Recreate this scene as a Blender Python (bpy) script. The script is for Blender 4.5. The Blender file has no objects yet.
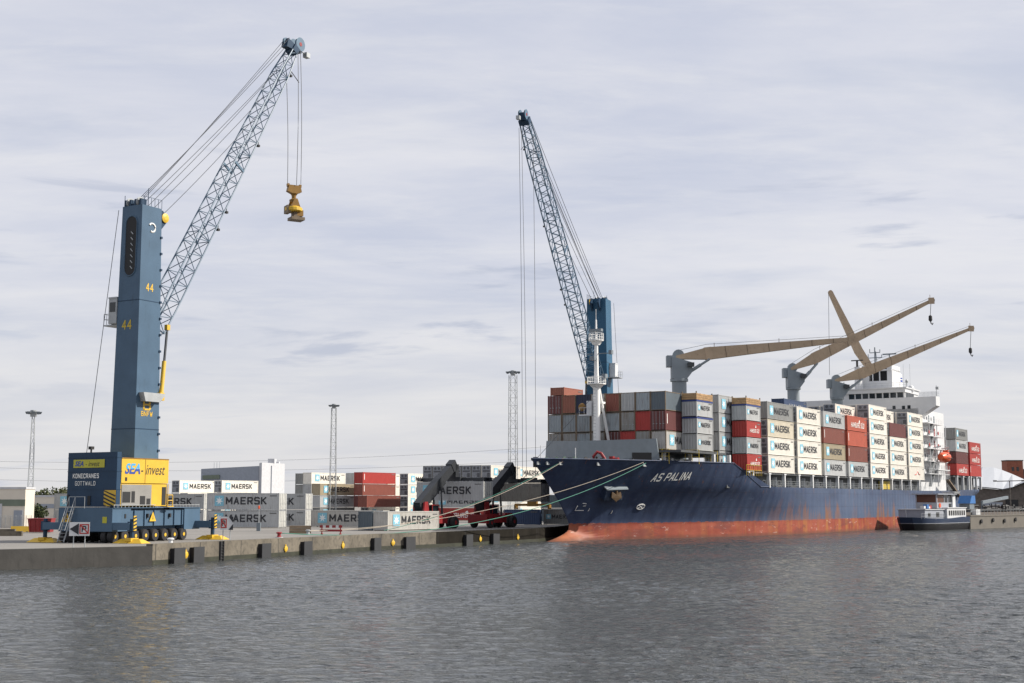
import bpy, bmesh, math, random
import numpy as np
from mathutils import Vector, Matrix
from mathutils.geometry import tessellate_polygon
R = math.radians
random.seed(7)
scn = bpy.context.scene
COL = scn.collection

# ------------------------------------------------------------------ camera
F = 1352.0; CX = 512.0; CY = 341.5; H = 5.6
PITCH = math.atan((501.0 - CY) / F)
cd = bpy.data.cameras.new('camera'); cam = bpy.data.objects.new('camera', cd); COL.objects.link(cam)
cam.location = (0, 0, H); cam.rotation_euler = (math.pi / 2 + PITCH, 0, 0)
cd.sensor_width = 36; cd.lens = 36 * F / 1024; cd.clip_start = 0.5; cd.clip_end = 12000
scn.camera = cam

# ------------------------------------------------------------------ sun and sky
SUN_AZ = R(85); SUN_EL = R(36)          # azimuth clockwise from +Y
sdir = Vector((math.sin(SUN_AZ) * math.cos(SUN_EL), math.cos(SUN_AZ) * math.cos(SUN_EL), math.sin(SUN_EL)))
sl = bpy.data.lights.new('sun', 'SUN'); so = bpy.data.objects.new('sun', sl); COL.objects.link(so)
sl.energy = 5.0; sl.angle = R(1.0); sl.color = (1.0, 0.93, 0.83)
so.rotation_euler = (-sdir).to_track_quat('-Z', 'Y').to_euler()
scn.view_settings.view_transform = 'Standard'; scn.view_settings.look = 'None'
scn.cycles.sample_clamp_direct = 6.0; scn.cycles.sample_clamp_indirect = 6.0
scn.view_settings.exposure = 0.38; scn.view_settings.gamma = 1.0

w = bpy.data.worlds.new('World'); scn.world = w; w.use_nodes = True
nt = w.node_tree; nt.nodes.clear(); SCRAP = 3.7
def wn(t): return nt.nodes.new(t)
def wmath(op, a, b=None):
    n = wn('ShaderNodeMath'); n.operation = op
    for i, q in enumerate((a, b)):
        if q is None: continue
        if isinstance(q, (int, float)): n.inputs[i].default_value = q
        else: nt.links.new(q, n.inputs[i])
    return n.outputs[0]
def wmix(f, a, b):
    n = wn('ShaderNodeMix'); n.data_type = 'RGBA'; n.clamp_factor = True
    for s_, q in ((n.inputs[0], f), (n.inputs[6], a), (n.inputs[7], b)):
        if isinstance(q, (int, float)): s_.default_value = q
        elif isinstance(q, tuple): s_.default_value = q
        else: nt.links.new(q, s_)
    return n.outputs[2]
def wnoise(vec, scale, detail, rough=0.55, dist=0.0):
    n = wn('ShaderNodeTexNoise'); n.inputs['Scale'].default_value = scale; n.inputs['Detail'].default_value = detail
    n.inputs['Roughness'].default_value = rough; n.inputs['Distortion'].default_value = dist
    nt.links.new(vec, n.inputs['Vector']); return n.outputs['Fac']
def wramp(x, a, b):
    n = wn('ShaderNodeMapRange'); n.interpolation_type = 'SMOOTHSTEP'
    n.inputs[1].default_value = a; n.inputs[2].default_value = b; nt.links.new(x, n.inputs[0]); return n.outputs[0]
sky = wn('ShaderNodeTexSky'); sky.sky_type = 'NISHITA'; sky.sun_disc = False
sky.sun_elevation = SUN_EL; sky.sun_rotation = SUN_AZ; sky.air_density = 1.0; sky.dust_density = 2.0
tc = wn('ShaderNodeTexCoord'); sp = wn('ShaderNodeSeparateXYZ'); nt.links.new(tc.outputs['Generated'], sp.inputs[0])
zz = wmath('ADD', wmath('MAXIMUM', sp.outputs[2], 0.0), 0.13)
cb = wn('ShaderNodeCombineXYZ')
nt.links.new(wmath('DIVIDE', sp.outputs[0], zz), cb.inputs[0]); nt.links.new(wmath('DIVIDE', sp.outputs[1], zz), cb.inputs[1])
mp = wn('ShaderNodeMapping'); mp.inputs['Scale'].default_value = (0.55, 1.0, 1.0); mp.inputs['Rotation'].default_value = (0, 0, R(-14))
nt.links.new(cb.outputs[0], mp.inputs[0])
big = wramp(wnoise(mp.outputs[0], 1.1, 8, 0.60, 0.35), 0.32, 0.68)
mp2 = wn('ShaderNodeMapping'); mp2.inputs['Scale'].default_value = (0.5, 1.2, 1.0); mp2.inputs['Location'].default_value = (3.1, 7.7, 0)
nt.links.new(cb.outputs[0], mp2.inputs[0])
fine = wramp(wnoise(mp2.outputs[0], 3.8, 9, 0.66, 0.25), 0.42, 0.72)
mp3 = wn('ShaderNodeMapping'); mp3.inputs['Scale'].default_value = (0.62, 1.35, 1.0); mp3.inputs['Location'].default_value = (11.3, 2.2, 0)
nt.links.new(cb.outputs[0], mp3.inputs[0])
patch = wramp(wnoise(mp3.outputs[0], 1.5, 6, 0.55, 0.4), 0.56, 0.72)
c1 = wmix(big, (5.7, 6.05, 7.25, 1), (7.75, 7.75, 8.25, 1))
c2 = wmix(wmath('MULTIPLY', fine, 0.40), c1, (8.5, 8.4, 8.45, 1))
hor = wramp(sp.outputs[2], 0.20, 0.0)
c3 = wmix(wmath('MULTIPLY', hor, 0.6), c2, (7.9, 7.72, 7.5, 1))
c4 = wmix(wmath('MULTIPLY', patch, 0.55), c3, (5.0, 5.5, 6.8, 1))
# small flat cloud scraps low over the horizon, in azimuth and elevation
az = wmath('ARCTAN2', sp.outputs[0], sp.outputs[1]); cb2 = wn('ShaderNodeCombineXYZ')
nt.links.new(wmath('MULTIPLY', az, 5.2), cb2.inputs[0]); nt.links.new(wmath('MULTIPLY', sp.outputs[2], 38.0), cb2.inputs[1]); cb2.inputs[2].default_value = SCRAP
scrap = wramp(wnoise(cb2.outputs[0], 1.0, 6, 0.55, 0.3), 0.55, 0.66)
band = wmath('MULTIPLY', wramp(sp.outputs[2], 0.05, 0.12), wramp(sp.outputs[2], 0.30, 0.18))
c4 = wmix(wmath('MULTIPLY', wmath('MULTIPLY', scrap, band), 0.75), c4, (4.7, 5.1, 6.3, 1))
c5 = wmix(0.90, sky.outputs[0], c4)
bg = wn('ShaderNodeBackground'); bg.inputs[1].default_value = 0.081
nt.links.new(c5, bg.inputs[0])
wo = wn('ShaderNodeOutputWorld'); nt.links.new(bg.outputs[0], wo.inputs[0])

# ------------------------------------------------------------------ projection helpers (used to lay the place out at real size)
cp, sn = math.cos(PITCH), math.sin(PITCH)
def at(px, py, Y):
    """the point at depth Y seen at pixel px, py"""
    a = (px - CX) / F; b = (CY - py) / F
    dx, dy, dz = a, cp - b * sn, sn + b * cp
    t = Y / dy
    return Vector((dx * t, Y, H + dz * t))
def on(px, py, z):
    """the point at height z seen at pixel px, py"""
    a = (px - CX) / F; b = (CY - py) / F
    dx, dy, dz = a, cp - b * sn, sn + b * cp
    t = (z - H) / dz
    return Vector((dx * t, dy * t, z))
def proj(p):
    y, z = p[1], p[2] - H
    d = y * cp + z * sn; up = -y * sn + z * cp
    return (CX + F * p[0] / d, CY - F * up / d)

# ------------------------------------------------------------------ mesh builder
class MB:
    def __init__(s, M=None): s.v = []; s.f = []; s.m = []; s.M = M
    def add(s, vs, fs, mi=0):
        o = len(s.v)
        s.v += [(s.M @ Vector(p)) if s.M else Vector(p) for p in vs]
        s.f += [tuple(i + o for i in f) for f in fs]; s.m += [mi] * len(fs); return s
    def box(s, x0, x1, y0, y1, z0, z1, mi=0):
        if x0 > x1: x0, x1 = x1, x0
        if y0 > y1: y0, y1 = y1, y0
        if z0 > z1: z0, z1 = z1, z0
        return s.add([(x0,y0,z0),(x1,y0,z0),(x1,y1,z0),(x0,y1,z0),(x0,y0,z1),(x1,y0,z1),(x1,y1,z1),(x0,y1,z1)],
              [(0,3,2,1),(4,5,6,7),(0,1,5,4),(1,2,6,5),(2,3,7,6),(3,0,4,7)], mi)
    def frustum(s, c0, hx0, hy0, z0, hx1, hy1, z1, c1=None, mi=0):
        c1 = c1 or c0
        return s.add([(c0[0]-hx0,c0[1]-hy0,z0),(c0[0]+hx0,c0[1]-hy0,z0),(c0[0]+hx0,c0[1]+hy0,z0),(c0[0]-hx0,c0[1]+hy0,z0),
               (c1[0]-hx1,c1[1]-hy1,z1),(c1[0]+hx1,c1[1]-hy1,z1),(c1[0]+hx1,c1[1]+hy1,z1),(c1[0]-hx1,c1[1]+hy1,z1)],
              [(0,3,2,1),(4,5,6,7),(0,1,5,4),(1,2,6,5),(2,3,7,6),(3,0,4,7)], mi)
    def tube(s, p, q, r, n=6, r2=None, mi=0, caps=True):
        p = Vector(p); q = Vector(q); d = q - p
        if d.length < 1e-6: return s
        d.normalize(); a = d.orthogonal().normalized(); b = d.cross(a); r2 = r if r2 is None else r2
        vs = [p + (a * math.cos(2*math.pi*i/n) + b * math.sin(2*math.pi*i/n)) * r for i in range(n)]
        vs += [q + (a * math.cos(2*math.pi*i/n) + b * math.sin(2*math.pi*i/n)) * r2 for i in range(n)]
        fs = [(i, (i+1) % n, n + (i+1) % n, n + i) for i in range(n)]
        if caps: fs += [tuple(range(n-1, -1, -1)), tuple(range(n, 2*n))]
        return s.add(vs, fs, mi)
    def path(s, pts, r, n=6, mi=0):
        pts = [Vector(p) for p in pts]; vs = []; fs = []
        for k, p in enumerate(pts):
            d = (pts[min(k+1, len(pts)-1)] - pts[max(k-1, 0)]).normalized()
            a = d.cross(Vector((0,0,1)))
            a = a.normalized() if a.length > 1e-4 else Vector((1,0,0))
            b = d.cross(a)
            vs += [p + (a * math.cos(2*math.pi*i/n) + b * math.sin(2*math.pi*i/n)) * r for i in range(n)]
        for k in range(len(pts)-1):
            fs += [(k*n+i, k*n+(i+1) % n, (k+1)*n+(i+1) % n, (k+1)*n+i) for i in range(n)]
        return s.add(vs, fs, mi)
    def bar(s, p, q, wx, wz, up=(0,0,1), mi=0):
        """rectangular bar from p to q"""
        p = Vector(p); q = Vector(q); d = (q-p).normalized(); a = d.cross(Vector(up))
        a = a.normalized() if a.length > 1e-4 else Vector((1,0,0)); b = a.cross(d)
        vs = []
        for c in (p, q):
            for (i, j) in ((-1,-1),(1,-1),(1,1),(-1,1)): vs.append(c + a*i*wx/2 + b*j*wz/2)
        return s.add(vs, [(0,3,2,1),(4,5,6,7),(0,1,5,4),(1,2,6,5),(2,3,7,6),(3,0,4,7)], mi)
    def prism(s, pts, vec, mi=0):
        """3D polygon swept along vec"""
        pts = [Vector(p) for p in pts]; n = len(pts); vec = Vector(vec)
        tris = tessellate_polygon([pts])
        fs = [tuple(t) for t in tris] + [tuple(n + i for i in reversed(t)) for t in tris]
        fs += [(i, (i+1) % n, n + (i+1) % n, n + i) for i in range(n)]
        return s.add(pts + [p + vec for p in pts], fs, mi)
    def lathe(s, prof, c=(0,0,0), axis=(0,0,1), n=16, mi=0):
        ax = Vector(axis).normalized(); a = ax.orthogonal().normalized(); b = ax.cross(a); c = Vector(c); vs = []; fs = []
        for (r, t) in prof:
            vs += [c + ax*t + (a*math.cos(2*math.pi*i/n) + b*math.sin(2*math.pi*i/n))*r for i in range(n)]
        for k in range(len(prof)-1):
            fs += [(k*n+i, k*n+(i+1) % n, (k+1)*n+(i+1) % n, (k+1)*n+i) for i in range(n)]
        fs += [tuple(range(n-1,-1,-1)), tuple(range((len(prof)-1)*n, len(prof)*n))]
        return s.add(vs, fs, mi)
    def mesh(s, name, mats=()):
        me = bpy.data.meshes.new(name); me.from_pydata([tuple(p) for p in s.v], [], s.f)
        for m in (mats if isinstance(mats, (list, tuple)) else [mats]): me.materials.append(m)
        if len(me.polygons): me.polygons.foreach_set('material_index', s.m)
        bm = bmesh.new(); bm.from_mesh(me); bmesh.ops.recalc_face_normals(bm, faces=bm.faces); bm.to_mesh(me); bm.free()
        me.update(); return me
    def build(s, name, mats, parent=None, smooth=False, loc=None):
        me = s.mesh(name, mats)
        if smooth:
            me.polygons.foreach_set('use_smooth', [True]*len(me.polygons))
            try: me.set_sharp_from_angle(angle=R(40))
            except Exception: pass
        return link(name, me, parent, loc)
def link(name, me, parent=None, loc=None, rz=0.0):
    o = bpy.data.objects.new(name, me); COL.objects.link(o)
    if parent: o.parent = parent
    if loc is not None: o.location = loc
    if rz: o.rotation_euler = (0, 0, rz)
    return o
def tag(o, label, cat, group=None):
    o['label'] = label; o['category'] = cat
    if group: o['group'] = group
    return o
def thing(name, label, cat, loc=(0,0,0), rz=0.0, group=None):
    o = bpy.data.objects.new(name, None); COL.objects.link(o); o.location = loc; o.rotation_euler = (0,0,rz); o.empty_display_size = 0.5
    return tag(o, label, cat, group)
def frame(o, ax, ay, az=(0,0,1)):
    ax, ay, az = Vector(ax), Vector(ay), Vector(az)
    return Matrix(((ax.x,ay.x,az.x,o[0]),(ax.y,ay.y,az.y,o[1]),(ax.z,ay.z,az.z,o[2]),(0,0,0,1)))

# ------------------------------------------------------------------ materials
def mat(name, col, rough=0.55, metal=0.0, var=0.10, dirt=0.0, dirtcol=(0.10,0.055,0.03), scale=1.2, streak=False, rnd=0.0, spec=0.5, bump=0.0):
    m = bpy.data.materials.new(name); m.use_nodes = True; t = m.node_tree; n = t.nodes; L = t.links
    b = n['Principled BSDF']; b.inputs['Roughness'].default_value = rough; b.inputs['Metallic'].default_value = metal
    b.inputs['Specular IOR Level'].default_value = spec
    tcn = n.new('ShaderNodeTexCoord')
    oi = n.new('ShaderNodeObjectInfo')
    off = n.new('ShaderNodeVectorMath'); off.operation = 'SCALE'; off.inputs[0].default_value = (37.0, 91.0, 53.0); L.new(oi.outputs['Random'], off.inputs[3])
    addv = n.new('ShaderNodeVectorMath'); addv.operation = 'ADD'; L.new(tcn.outputs['Object'], addv.inputs[0]); L.new(off.outputs[0], addv.inputs[1])
    nz = n.new('ShaderNodeTexNoise'); nz.inputs['Scale'].default_value = scale; nz.inputs['Detail'].default_value = 6; L.new(addv.outputs[0], nz.inputs['Vector'])
    mr = n.new('ShaderNodeMapRange'); mr.inputs[1].default_value = 0.25; mr.inputs[2].default_value = 0.75
    mr.inputs[3].default_value = 1 - var; mr.inputs[4].default_value = 1 + var; L.new(nz.outputs['Fac'], mr.inputs[0])
    val = mr.outputs[0]
    if rnd:
        r2 = n.new('ShaderNodeMapRange'); r2.inputs[3].default_value = 1 - rnd; r2.inputs[4].default_value = 1 + rnd; L.new(oi.outputs['Random'], r2.inputs[0])
        mu = n.new('ShaderNodeMath'); mu.operation = 'MULTIPLY'; L.new(val, mu.inputs[0]); L.new(r2.outputs[0], mu.inputs[1]); val = mu.outputs[0]
    vm = n.new('ShaderNodeVectorMath'); vm.operation = 'SCALE'; vm.inputs[0].default_value = col[:3]; L.new(val, vm.inputs[3])
    out = vm.outputs[0]
    if dirt:
        d = n.new('ShaderNodeTexNoise'); d.inputs['Detail'].default_value = 8; d.inputs['Roughness'].default_value = 0.65; d.inputs['Scale'].default_value = 1.6
        mpn = n.new('ShaderNodeMapping'); mpn.inputs['Scale'].default_value = (1.6, 1.6, 0.28 if streak else 1.2); L.new(addv.outputs[0], mpn.inputs[0]); L.new(mpn.outputs[0], d.inputs['Vector'])
        dr = n.new('ShaderNodeMapRange'); dr.inputs[1].default_value = 0.66 - 0.22*dirt; dr.inputs[2].default_value = 0.80 - 0.1*dirt; dr.inputs[4].default_value = min(1.0, 0.45 + 0.5*dirt); L.new(d.outputs['Fac'], dr.inputs[0])
        mx = n.new('ShaderNodeMix'); mx.data_type = 'RGBA'; L.new(dr.outputs[0], mx.inputs[0]); L.new(out, mx.inputs[6]); mx.inputs[7].default_value = (*dirtcol, 1); out = mx.outputs[2]
    L.new(out, b.inputs['Base Color'])
    if bump:
        bp = n.new('ShaderNodeBump'); bp.inputs['Strength'].default_value = bump; bp.inputs['Distance'].default_value = 0.05
        nb = n.new('ShaderNodeTexNoise'); nb.inputs['Scale'].default_value = scale*6; nb.inputs['Detail'].default_value = 5; L.new(tcn.outputs['Object'], nb.inputs['Vector'])
        L.new(nb.outputs['Fac'], bp.inputs['Height']); L.new(bp.outputs[0], b.inputs['Normal'])
    return m
BOX = {}
def boxmat(k, c, dirt=0.35, rnd=0.10, dirtcol=(0.10,0.05,0.028)):
    BOX[k] = mat('container_'+k, c, 0.5, 0, 0.09, dirt, dirtcol, 0.9, True, rnd)
boxmat('white', (0.72,0.69,0.62), 0.22, 0.08, (0.42,0.35,0.26)); boxmat('cream', (0.54,0.49,0.385), 0.2, 0.06, (0.3,0.22,0.14))
boxmat('light grey', (0.40,0.41,0.41), 0.42, 0.14); boxmat('grey', (0.21,0.215,0.21), 0.4, 0.16); boxmat('pale grey', (0.42,0.41,0.38), 0.45, 0.06)
boxmat('blue-grey', (0.26,0.295,0.315), 0.6, 0.16); boxmat('slate', (0.085,0.11,0.13), 0.25); boxmat('brown', (0.20,0.055,0.037), 0.35, 0.16)
boxmat('maroon', (0.115,0.028,0.026), 0.2); boxmat('red', (0.36,0.032,0.025), 0.15); boxmat('orange-red', (0.42,0.085,0.045), 0.15)
boxmat('tan', (0.33,0.28,0.19), 0.3); boxmat('navy', (0.014,0.022,0.055), 0.1); boxmat('blue', (0.03,0.055,0.12), 0.2)
boxmat('dirty grey', (0.27,0.265,0.245), 0.75, 0.1, (0.13,0.075,0.045)); boxmat('tan grey', (0.20,0.19,0.165), 0.4)
boxmat('rust brown', (0.27,0.095,0.06), 0.3)
M = {}
M['emblem'] = mat('emblem_blue', (0.20,0.46,0.58), 0.5); M['star'] = mat('star_white', (0.75,0.78,0.78), 0.5)
M['code'] = mat('code_grey', (0.12,0.12,0.12), 0.6)
M['ink'] = mat('black_lettering', (0.018,0.02,0.026), 0.5); M['wink'] = mat('white_lettering', (0.75,0.75,0.72), 0.5, var=0.12)
M['pinkink'] = mat('red_lettering', (0.5,0.06,0.05), 0.5)
M['reefer'] = mat('reefer_machinery', (0.20,0.215,0.24), 0.5, 0.0, 0.35, 0.4, (0.05,0.05,0.055), 3.0)
M['reefer_dk'] = mat('reefer_grille', (0.07,0.075,0.085), 0.6)
M['dark'] = mat('dark_opening', (0.012,0.013,0.015), 0.7); M['rail'] = mat('frame_dirt', (0.15,0.11,0.07), 0.6, 0, 0.3, 0.5)
M['bluerail'] = mat('blue_rail', (0.02,0.04,0.17), 0.5); M['rack'] = mat('flat_rack', (0.40,0.25,0.12), 0.6, 0, 0.3, 0.6)
M['door'] = mat('container_door', (0.52,0.52,0.49), 0.5, 0, 0.15, 0.5)
M['crane'] = mat('crane_blue', (0.066,0.115,0.175), 0.45, 0, 0.12, 0.28, (0.04,0.06,0.08), 0.5, True, spec=0.22)
M['crane_dk'] = mat('crane_house_blue', (0.020,0.047,0.088), 0.5, 0, 0.14, 0.25, (0.02,0.032,0.045), 0.6, True, spec=0.22)
M['steel'] = mat('lattice_steel', (0.075,0.135,0.20), 0.45, 0, 0.12)
M['yellow'] = mat('yellow_paint', (0.60,0.38,0.03), 0.5, 0, 0.08, 0.12, (0.35,0.2,0.03)); M['ochre'] = mat('ochre_paint', (0.22,0.115,0.016), 0.5, 0, 0.2, 0.3, (0.06,0.04,0.02))
M['louvre'] = mat('louvre_grey', (0.24,0.235,0.22), 0.5); M['tyre'] = mat('tyre_rubber', (0.02,0.02,0.022), 0.85)
M['cable'] = mat('wire_rope', (0.05,0.055,0.065), 0.6); M['galv'] = mat('galvanised_steel', (0.34,0.36,0.37), 0.5, 0.2, 0.15)
M['white'] = mat('ship_white', (0.58,0.59,0.60), 0.45, 0, 0.06, 0.06, (0.35,0.25,0.16), 0.5, True)
M['mast'] = mat('mast_white', (0.80,0.80,0.78), 0.45, 0, 0.04, 0.06, (0.35,0.25,0.16), 0.5, True)
M['crane_bright'] = mat('crane_bright_blue', (0.030,0.095,0.165), 0.45, 0, 0.1, 0.2, (0.03,0.08,0.12), 0.5, True, spec=0.22)
M['deckgrey'] = mat('deck_grey', (0.16,0.19,0.215), 0.5, 0, 0.1, 0.12); M['postgrey'] = mat('crane_post_grey', (0.20,0.235,0.26), 0.5, 0, 0.1, 0.15, (0.12,0.08,0.05), 0.6, True)
M['jib'] = mat('jib_beige', (0.40,0.30,0.20), 0.55, 0, 0.14, 0.45, (0.16,0.07,0.028), 0.5)
M['glass'] = mat('dark_glass', (0.015,0.02,0.025), 0.08); M['orange'] = mat('lifeboat_orange', (0.62,0.085,0.02), 0.4)
M['redpaint'] = mat('red_paint', (0.24,0.017,0.02), 0.45, 0, 0.1, 0.1); M['stacker'] = mat('stacker_boom_grey', (0.022,0.025,0.03), 0.45)
M['sea1'] = mat('blue_lettering', (0.02,0.06,0.28), 0.5); M['sea2'] = mat('light_blue_lettering', (0.05,0.33,0.62), 0.5)
M['seay'] = mat('dull_yellow', (0.42,0.40,0.03), 0.5); M['numyel'] = mat('number_yellow', (0.50,0.36,0.02), 0.5)
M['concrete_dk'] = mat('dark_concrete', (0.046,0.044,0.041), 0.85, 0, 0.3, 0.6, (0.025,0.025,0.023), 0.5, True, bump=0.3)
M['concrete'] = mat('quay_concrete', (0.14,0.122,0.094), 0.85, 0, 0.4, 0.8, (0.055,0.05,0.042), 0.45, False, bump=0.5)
M['concrete_far'] = mat('dark_quay_concrete', (0.016,0.014,0.011), 0.9, 0, 0.4, 0.5, (0.03,0.026,0.02), 0.5, spec=0.1)  # near-black concrete tone for the wall segment next to the ship
M['rubber'] = mat('fender_rubber', (0.012,0.012,0.015), 0.7); M['fender_face'] = mat('fender_face', (0.028,0.03,0.034), 0.6)
M['green_rope'] = mat('green_rope', (0.04,0.20,0.145), 0.7); M['white_rope'] = mat('pale_rope', (0.42,0.37,0.30), 0.7)
M['brick'] = mat('brick_red', (0.25,0.085,0.05), 0.8, 0, 0.2); M['cream_wall'] = mat('cream_cladding', (0.60,0.55,0.47), 0.7, 0, 0.05, 0.08, (0.4,0.36,0.3))
M['green_band'] = mat('green_band', (0.14,0.17,0.13), 0.6); M['shed_blue'] = mat('cladding_blue_grey', (0.27,0.30,0.35), 0.6); M['shed_white'] = mat('cladding_white', (0.47,0.48,0.50), 0.6)
M['roof_white'] = mat('pale_roof', (0.38,0.40,0.43), 0.5, 0, 0.06); M['shed_dark'] = mat('dark_shed', (0.10,0.085,0.075), 0.8, 0, 0.3)
M['bark'] = mat('bark', (0.06,0.045,0.03), 0.9)
M['barge_blue'] = mat('barge_navy', (0.02,0.035,0.07), 0.4, 0, 0.1, 0.1); M['barge_tan'] = mat('barge_hull_tan', (0.125,0.113,0.095), 0.7, 0, 0.15, 0.4, (0.13,0.09,0.06), 0.6, True)
M['barge_black'] = mat('barge_black', (0.012,0.012,0.014), 0.5); M['barge_grey'] = mat('barge_deck_grey', (0.30,0.32,0.36), 0.5)
M['wood'] = mat('varnished_wood', (0.10,0.04,0.022), 0.4); M['canvas_blue'] = mat('blue_tarpaulin', (0.03,0.14,0.38), 0.6)
M['anchor'] = mat('rusty_anchor', (0.075,0.042,0.014), 0.7, 0, 0.3, 0.5)
M['haz'] = mat('hazard_black', (0.02,0.02,0.02), 0.6)
def leafmat(name, c):
    m = mat(name, c, 0.6, 0, 0.45, 0, scale=0.5, spec=0.3); return m
M['leaf'] = leafmat('leaves_dark', (0.045,0.06,0.022)); M['leaf2'] = leafmat('leaves_olive', (0.075,0.08,0.03))

# asphalt of the yard
M['yard'] = mat('yard_asphalt', (0.20,0.19,0.175), 0.9, 0, 0.18, 0.5, (0.12,0.115,0.11), 0.08, bump=0.2)

# water
def water_mat():
    m = bpy.data.materials.new('harbour_water'); m.use_nodes = True; t = m.node_tree; n = t.nodes; L = t.links
    b = n['Principled BSDF']; b.inputs['Base Color'].default_value = (0.055, 0.060, 0.060, 1); b.inputs['Roughness'].default_value = 0.10
    b.inputs['IOR'].default_value = 1.33
    tcn = n.new('ShaderNodeTexCoord')
    def noise(sx, sy, rot, detail, dist=0.3, rough=0.55):
        mpn = n.new('ShaderNodeMapping'); mpn.inputs['Scale'].default_value = (sx, sy, 1); mpn.inputs['Rotation'].default_value = (0, 0, R(rot))
        L.new(tcn.outputs['Object'], mpn.inputs[0])
        z = n.new('ShaderNodeTexNoise'); z.inputs['Scale'].default_value = 1; z.inputs['Detail'].default_value = detail; z.inputs['Distortion'].default_value = dist
        z.inputs['Roughness'].default_value = rough; L.new(mpn.outputs[0], z.inputs['Vector']); return z.outputs['Fac']
    def ma(op, a, c):
        q = n.new('ShaderNodeMath'); q.operation = op
        for i, s_ in enumerate((a, c)):
            if isinstance(s_, (int, float)): q.inputs[i].default_value = s_
            else: L.new(s_, q.inputs[i])
        return q.outputs[0]
    h1 = noise(1.1, 1.9, 18, 4); h2 = noise(3.1, 4.6, -12, 4, 0.5); h3 = noise(0.03, 0.05, 10, 3)
    amp = ma('ADD', 0.55, ma('MULTIPLY', h3, 0.9))
    hsum = ma('MULTIPLY', ma('ADD', ma('MULTIPLY', h1, 1.0), ma('MULTIPLY', h2, 0.33)), amp)
    bp = n.new('ShaderNodeBump'); bp.inputs['Strength'].default_value = 1.0; bp.inputs['Distance'].default_value = WAVE
    L.new(hsum, bp.inputs['Height']); L.new(bp.outputs[0], b.inputs['Normal'])
    return m
WAVE = 0.46; WSLOPE = 0.024
M['water'] = water_mat()

# ------------------------------------------------------------------ text
_T = {}
def textmesh(s, wd, ht, m, bold=0.0, shear=0.0, thick=0.008):
    key = (s, round(wd,3), round(ht,3), m.name, bold, shear)
    if key in _T: return _T[key]
    cu = bpy.data.curves.new('text', 'FONT'); cu.body = s; cu.size = 1; cu.offset = bold; cu.shear = shear; cu.resolution_u = 3; cu.extrude = 0.01; cu.align_x = 'LEFT'
    o = bpy.data.objects.new('text', cu); COL.objects.link(o)
    bpy.context.view_layer.update()
    me = bpy.data.meshes.new_from_object(o.evaluated_get(bpy.context.evaluated_depsgraph_get()))
    bpy.data.objects.remove(o); bpy.data.curves.remove(cu)
    xs = [v.co.x for v in me.vertices]; ys = [v.co.y for v in me.vertices]
    x0, x1, y0, y1 = min(xs), max(xs), min(ys), max(ys)
    for v in me.vertices:
        x, y, z = v.co
        v.co = ((x - (x0+x1)/2) / (x1-x0) * wd, -z/0.01*thick/2, (y - (y0+y1)/2) / (y1-y0) * ht)
    me.name = 'lettering'; me.materials.clear(); me.materials.append(m)
    for p in me.polygons: p.material_index = 0
    _T[key] = me; return me
def text_at(parent, name, s, wd, ht, m, o, ax, az=(0,0,1), bold=0.0, shear=0.0):
    """text centred at o reading along ax, in the parent's local frame"""
    ob = link(name, textmesh(s, wd, ht, m, bold, shear), parent)
    ax = Vector(ax).normalized(); az = Vector(az).normalized(); ay = az.cross(ax)
    ob.matrix_local = frame(o, ax, ay, az); return ob
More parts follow.
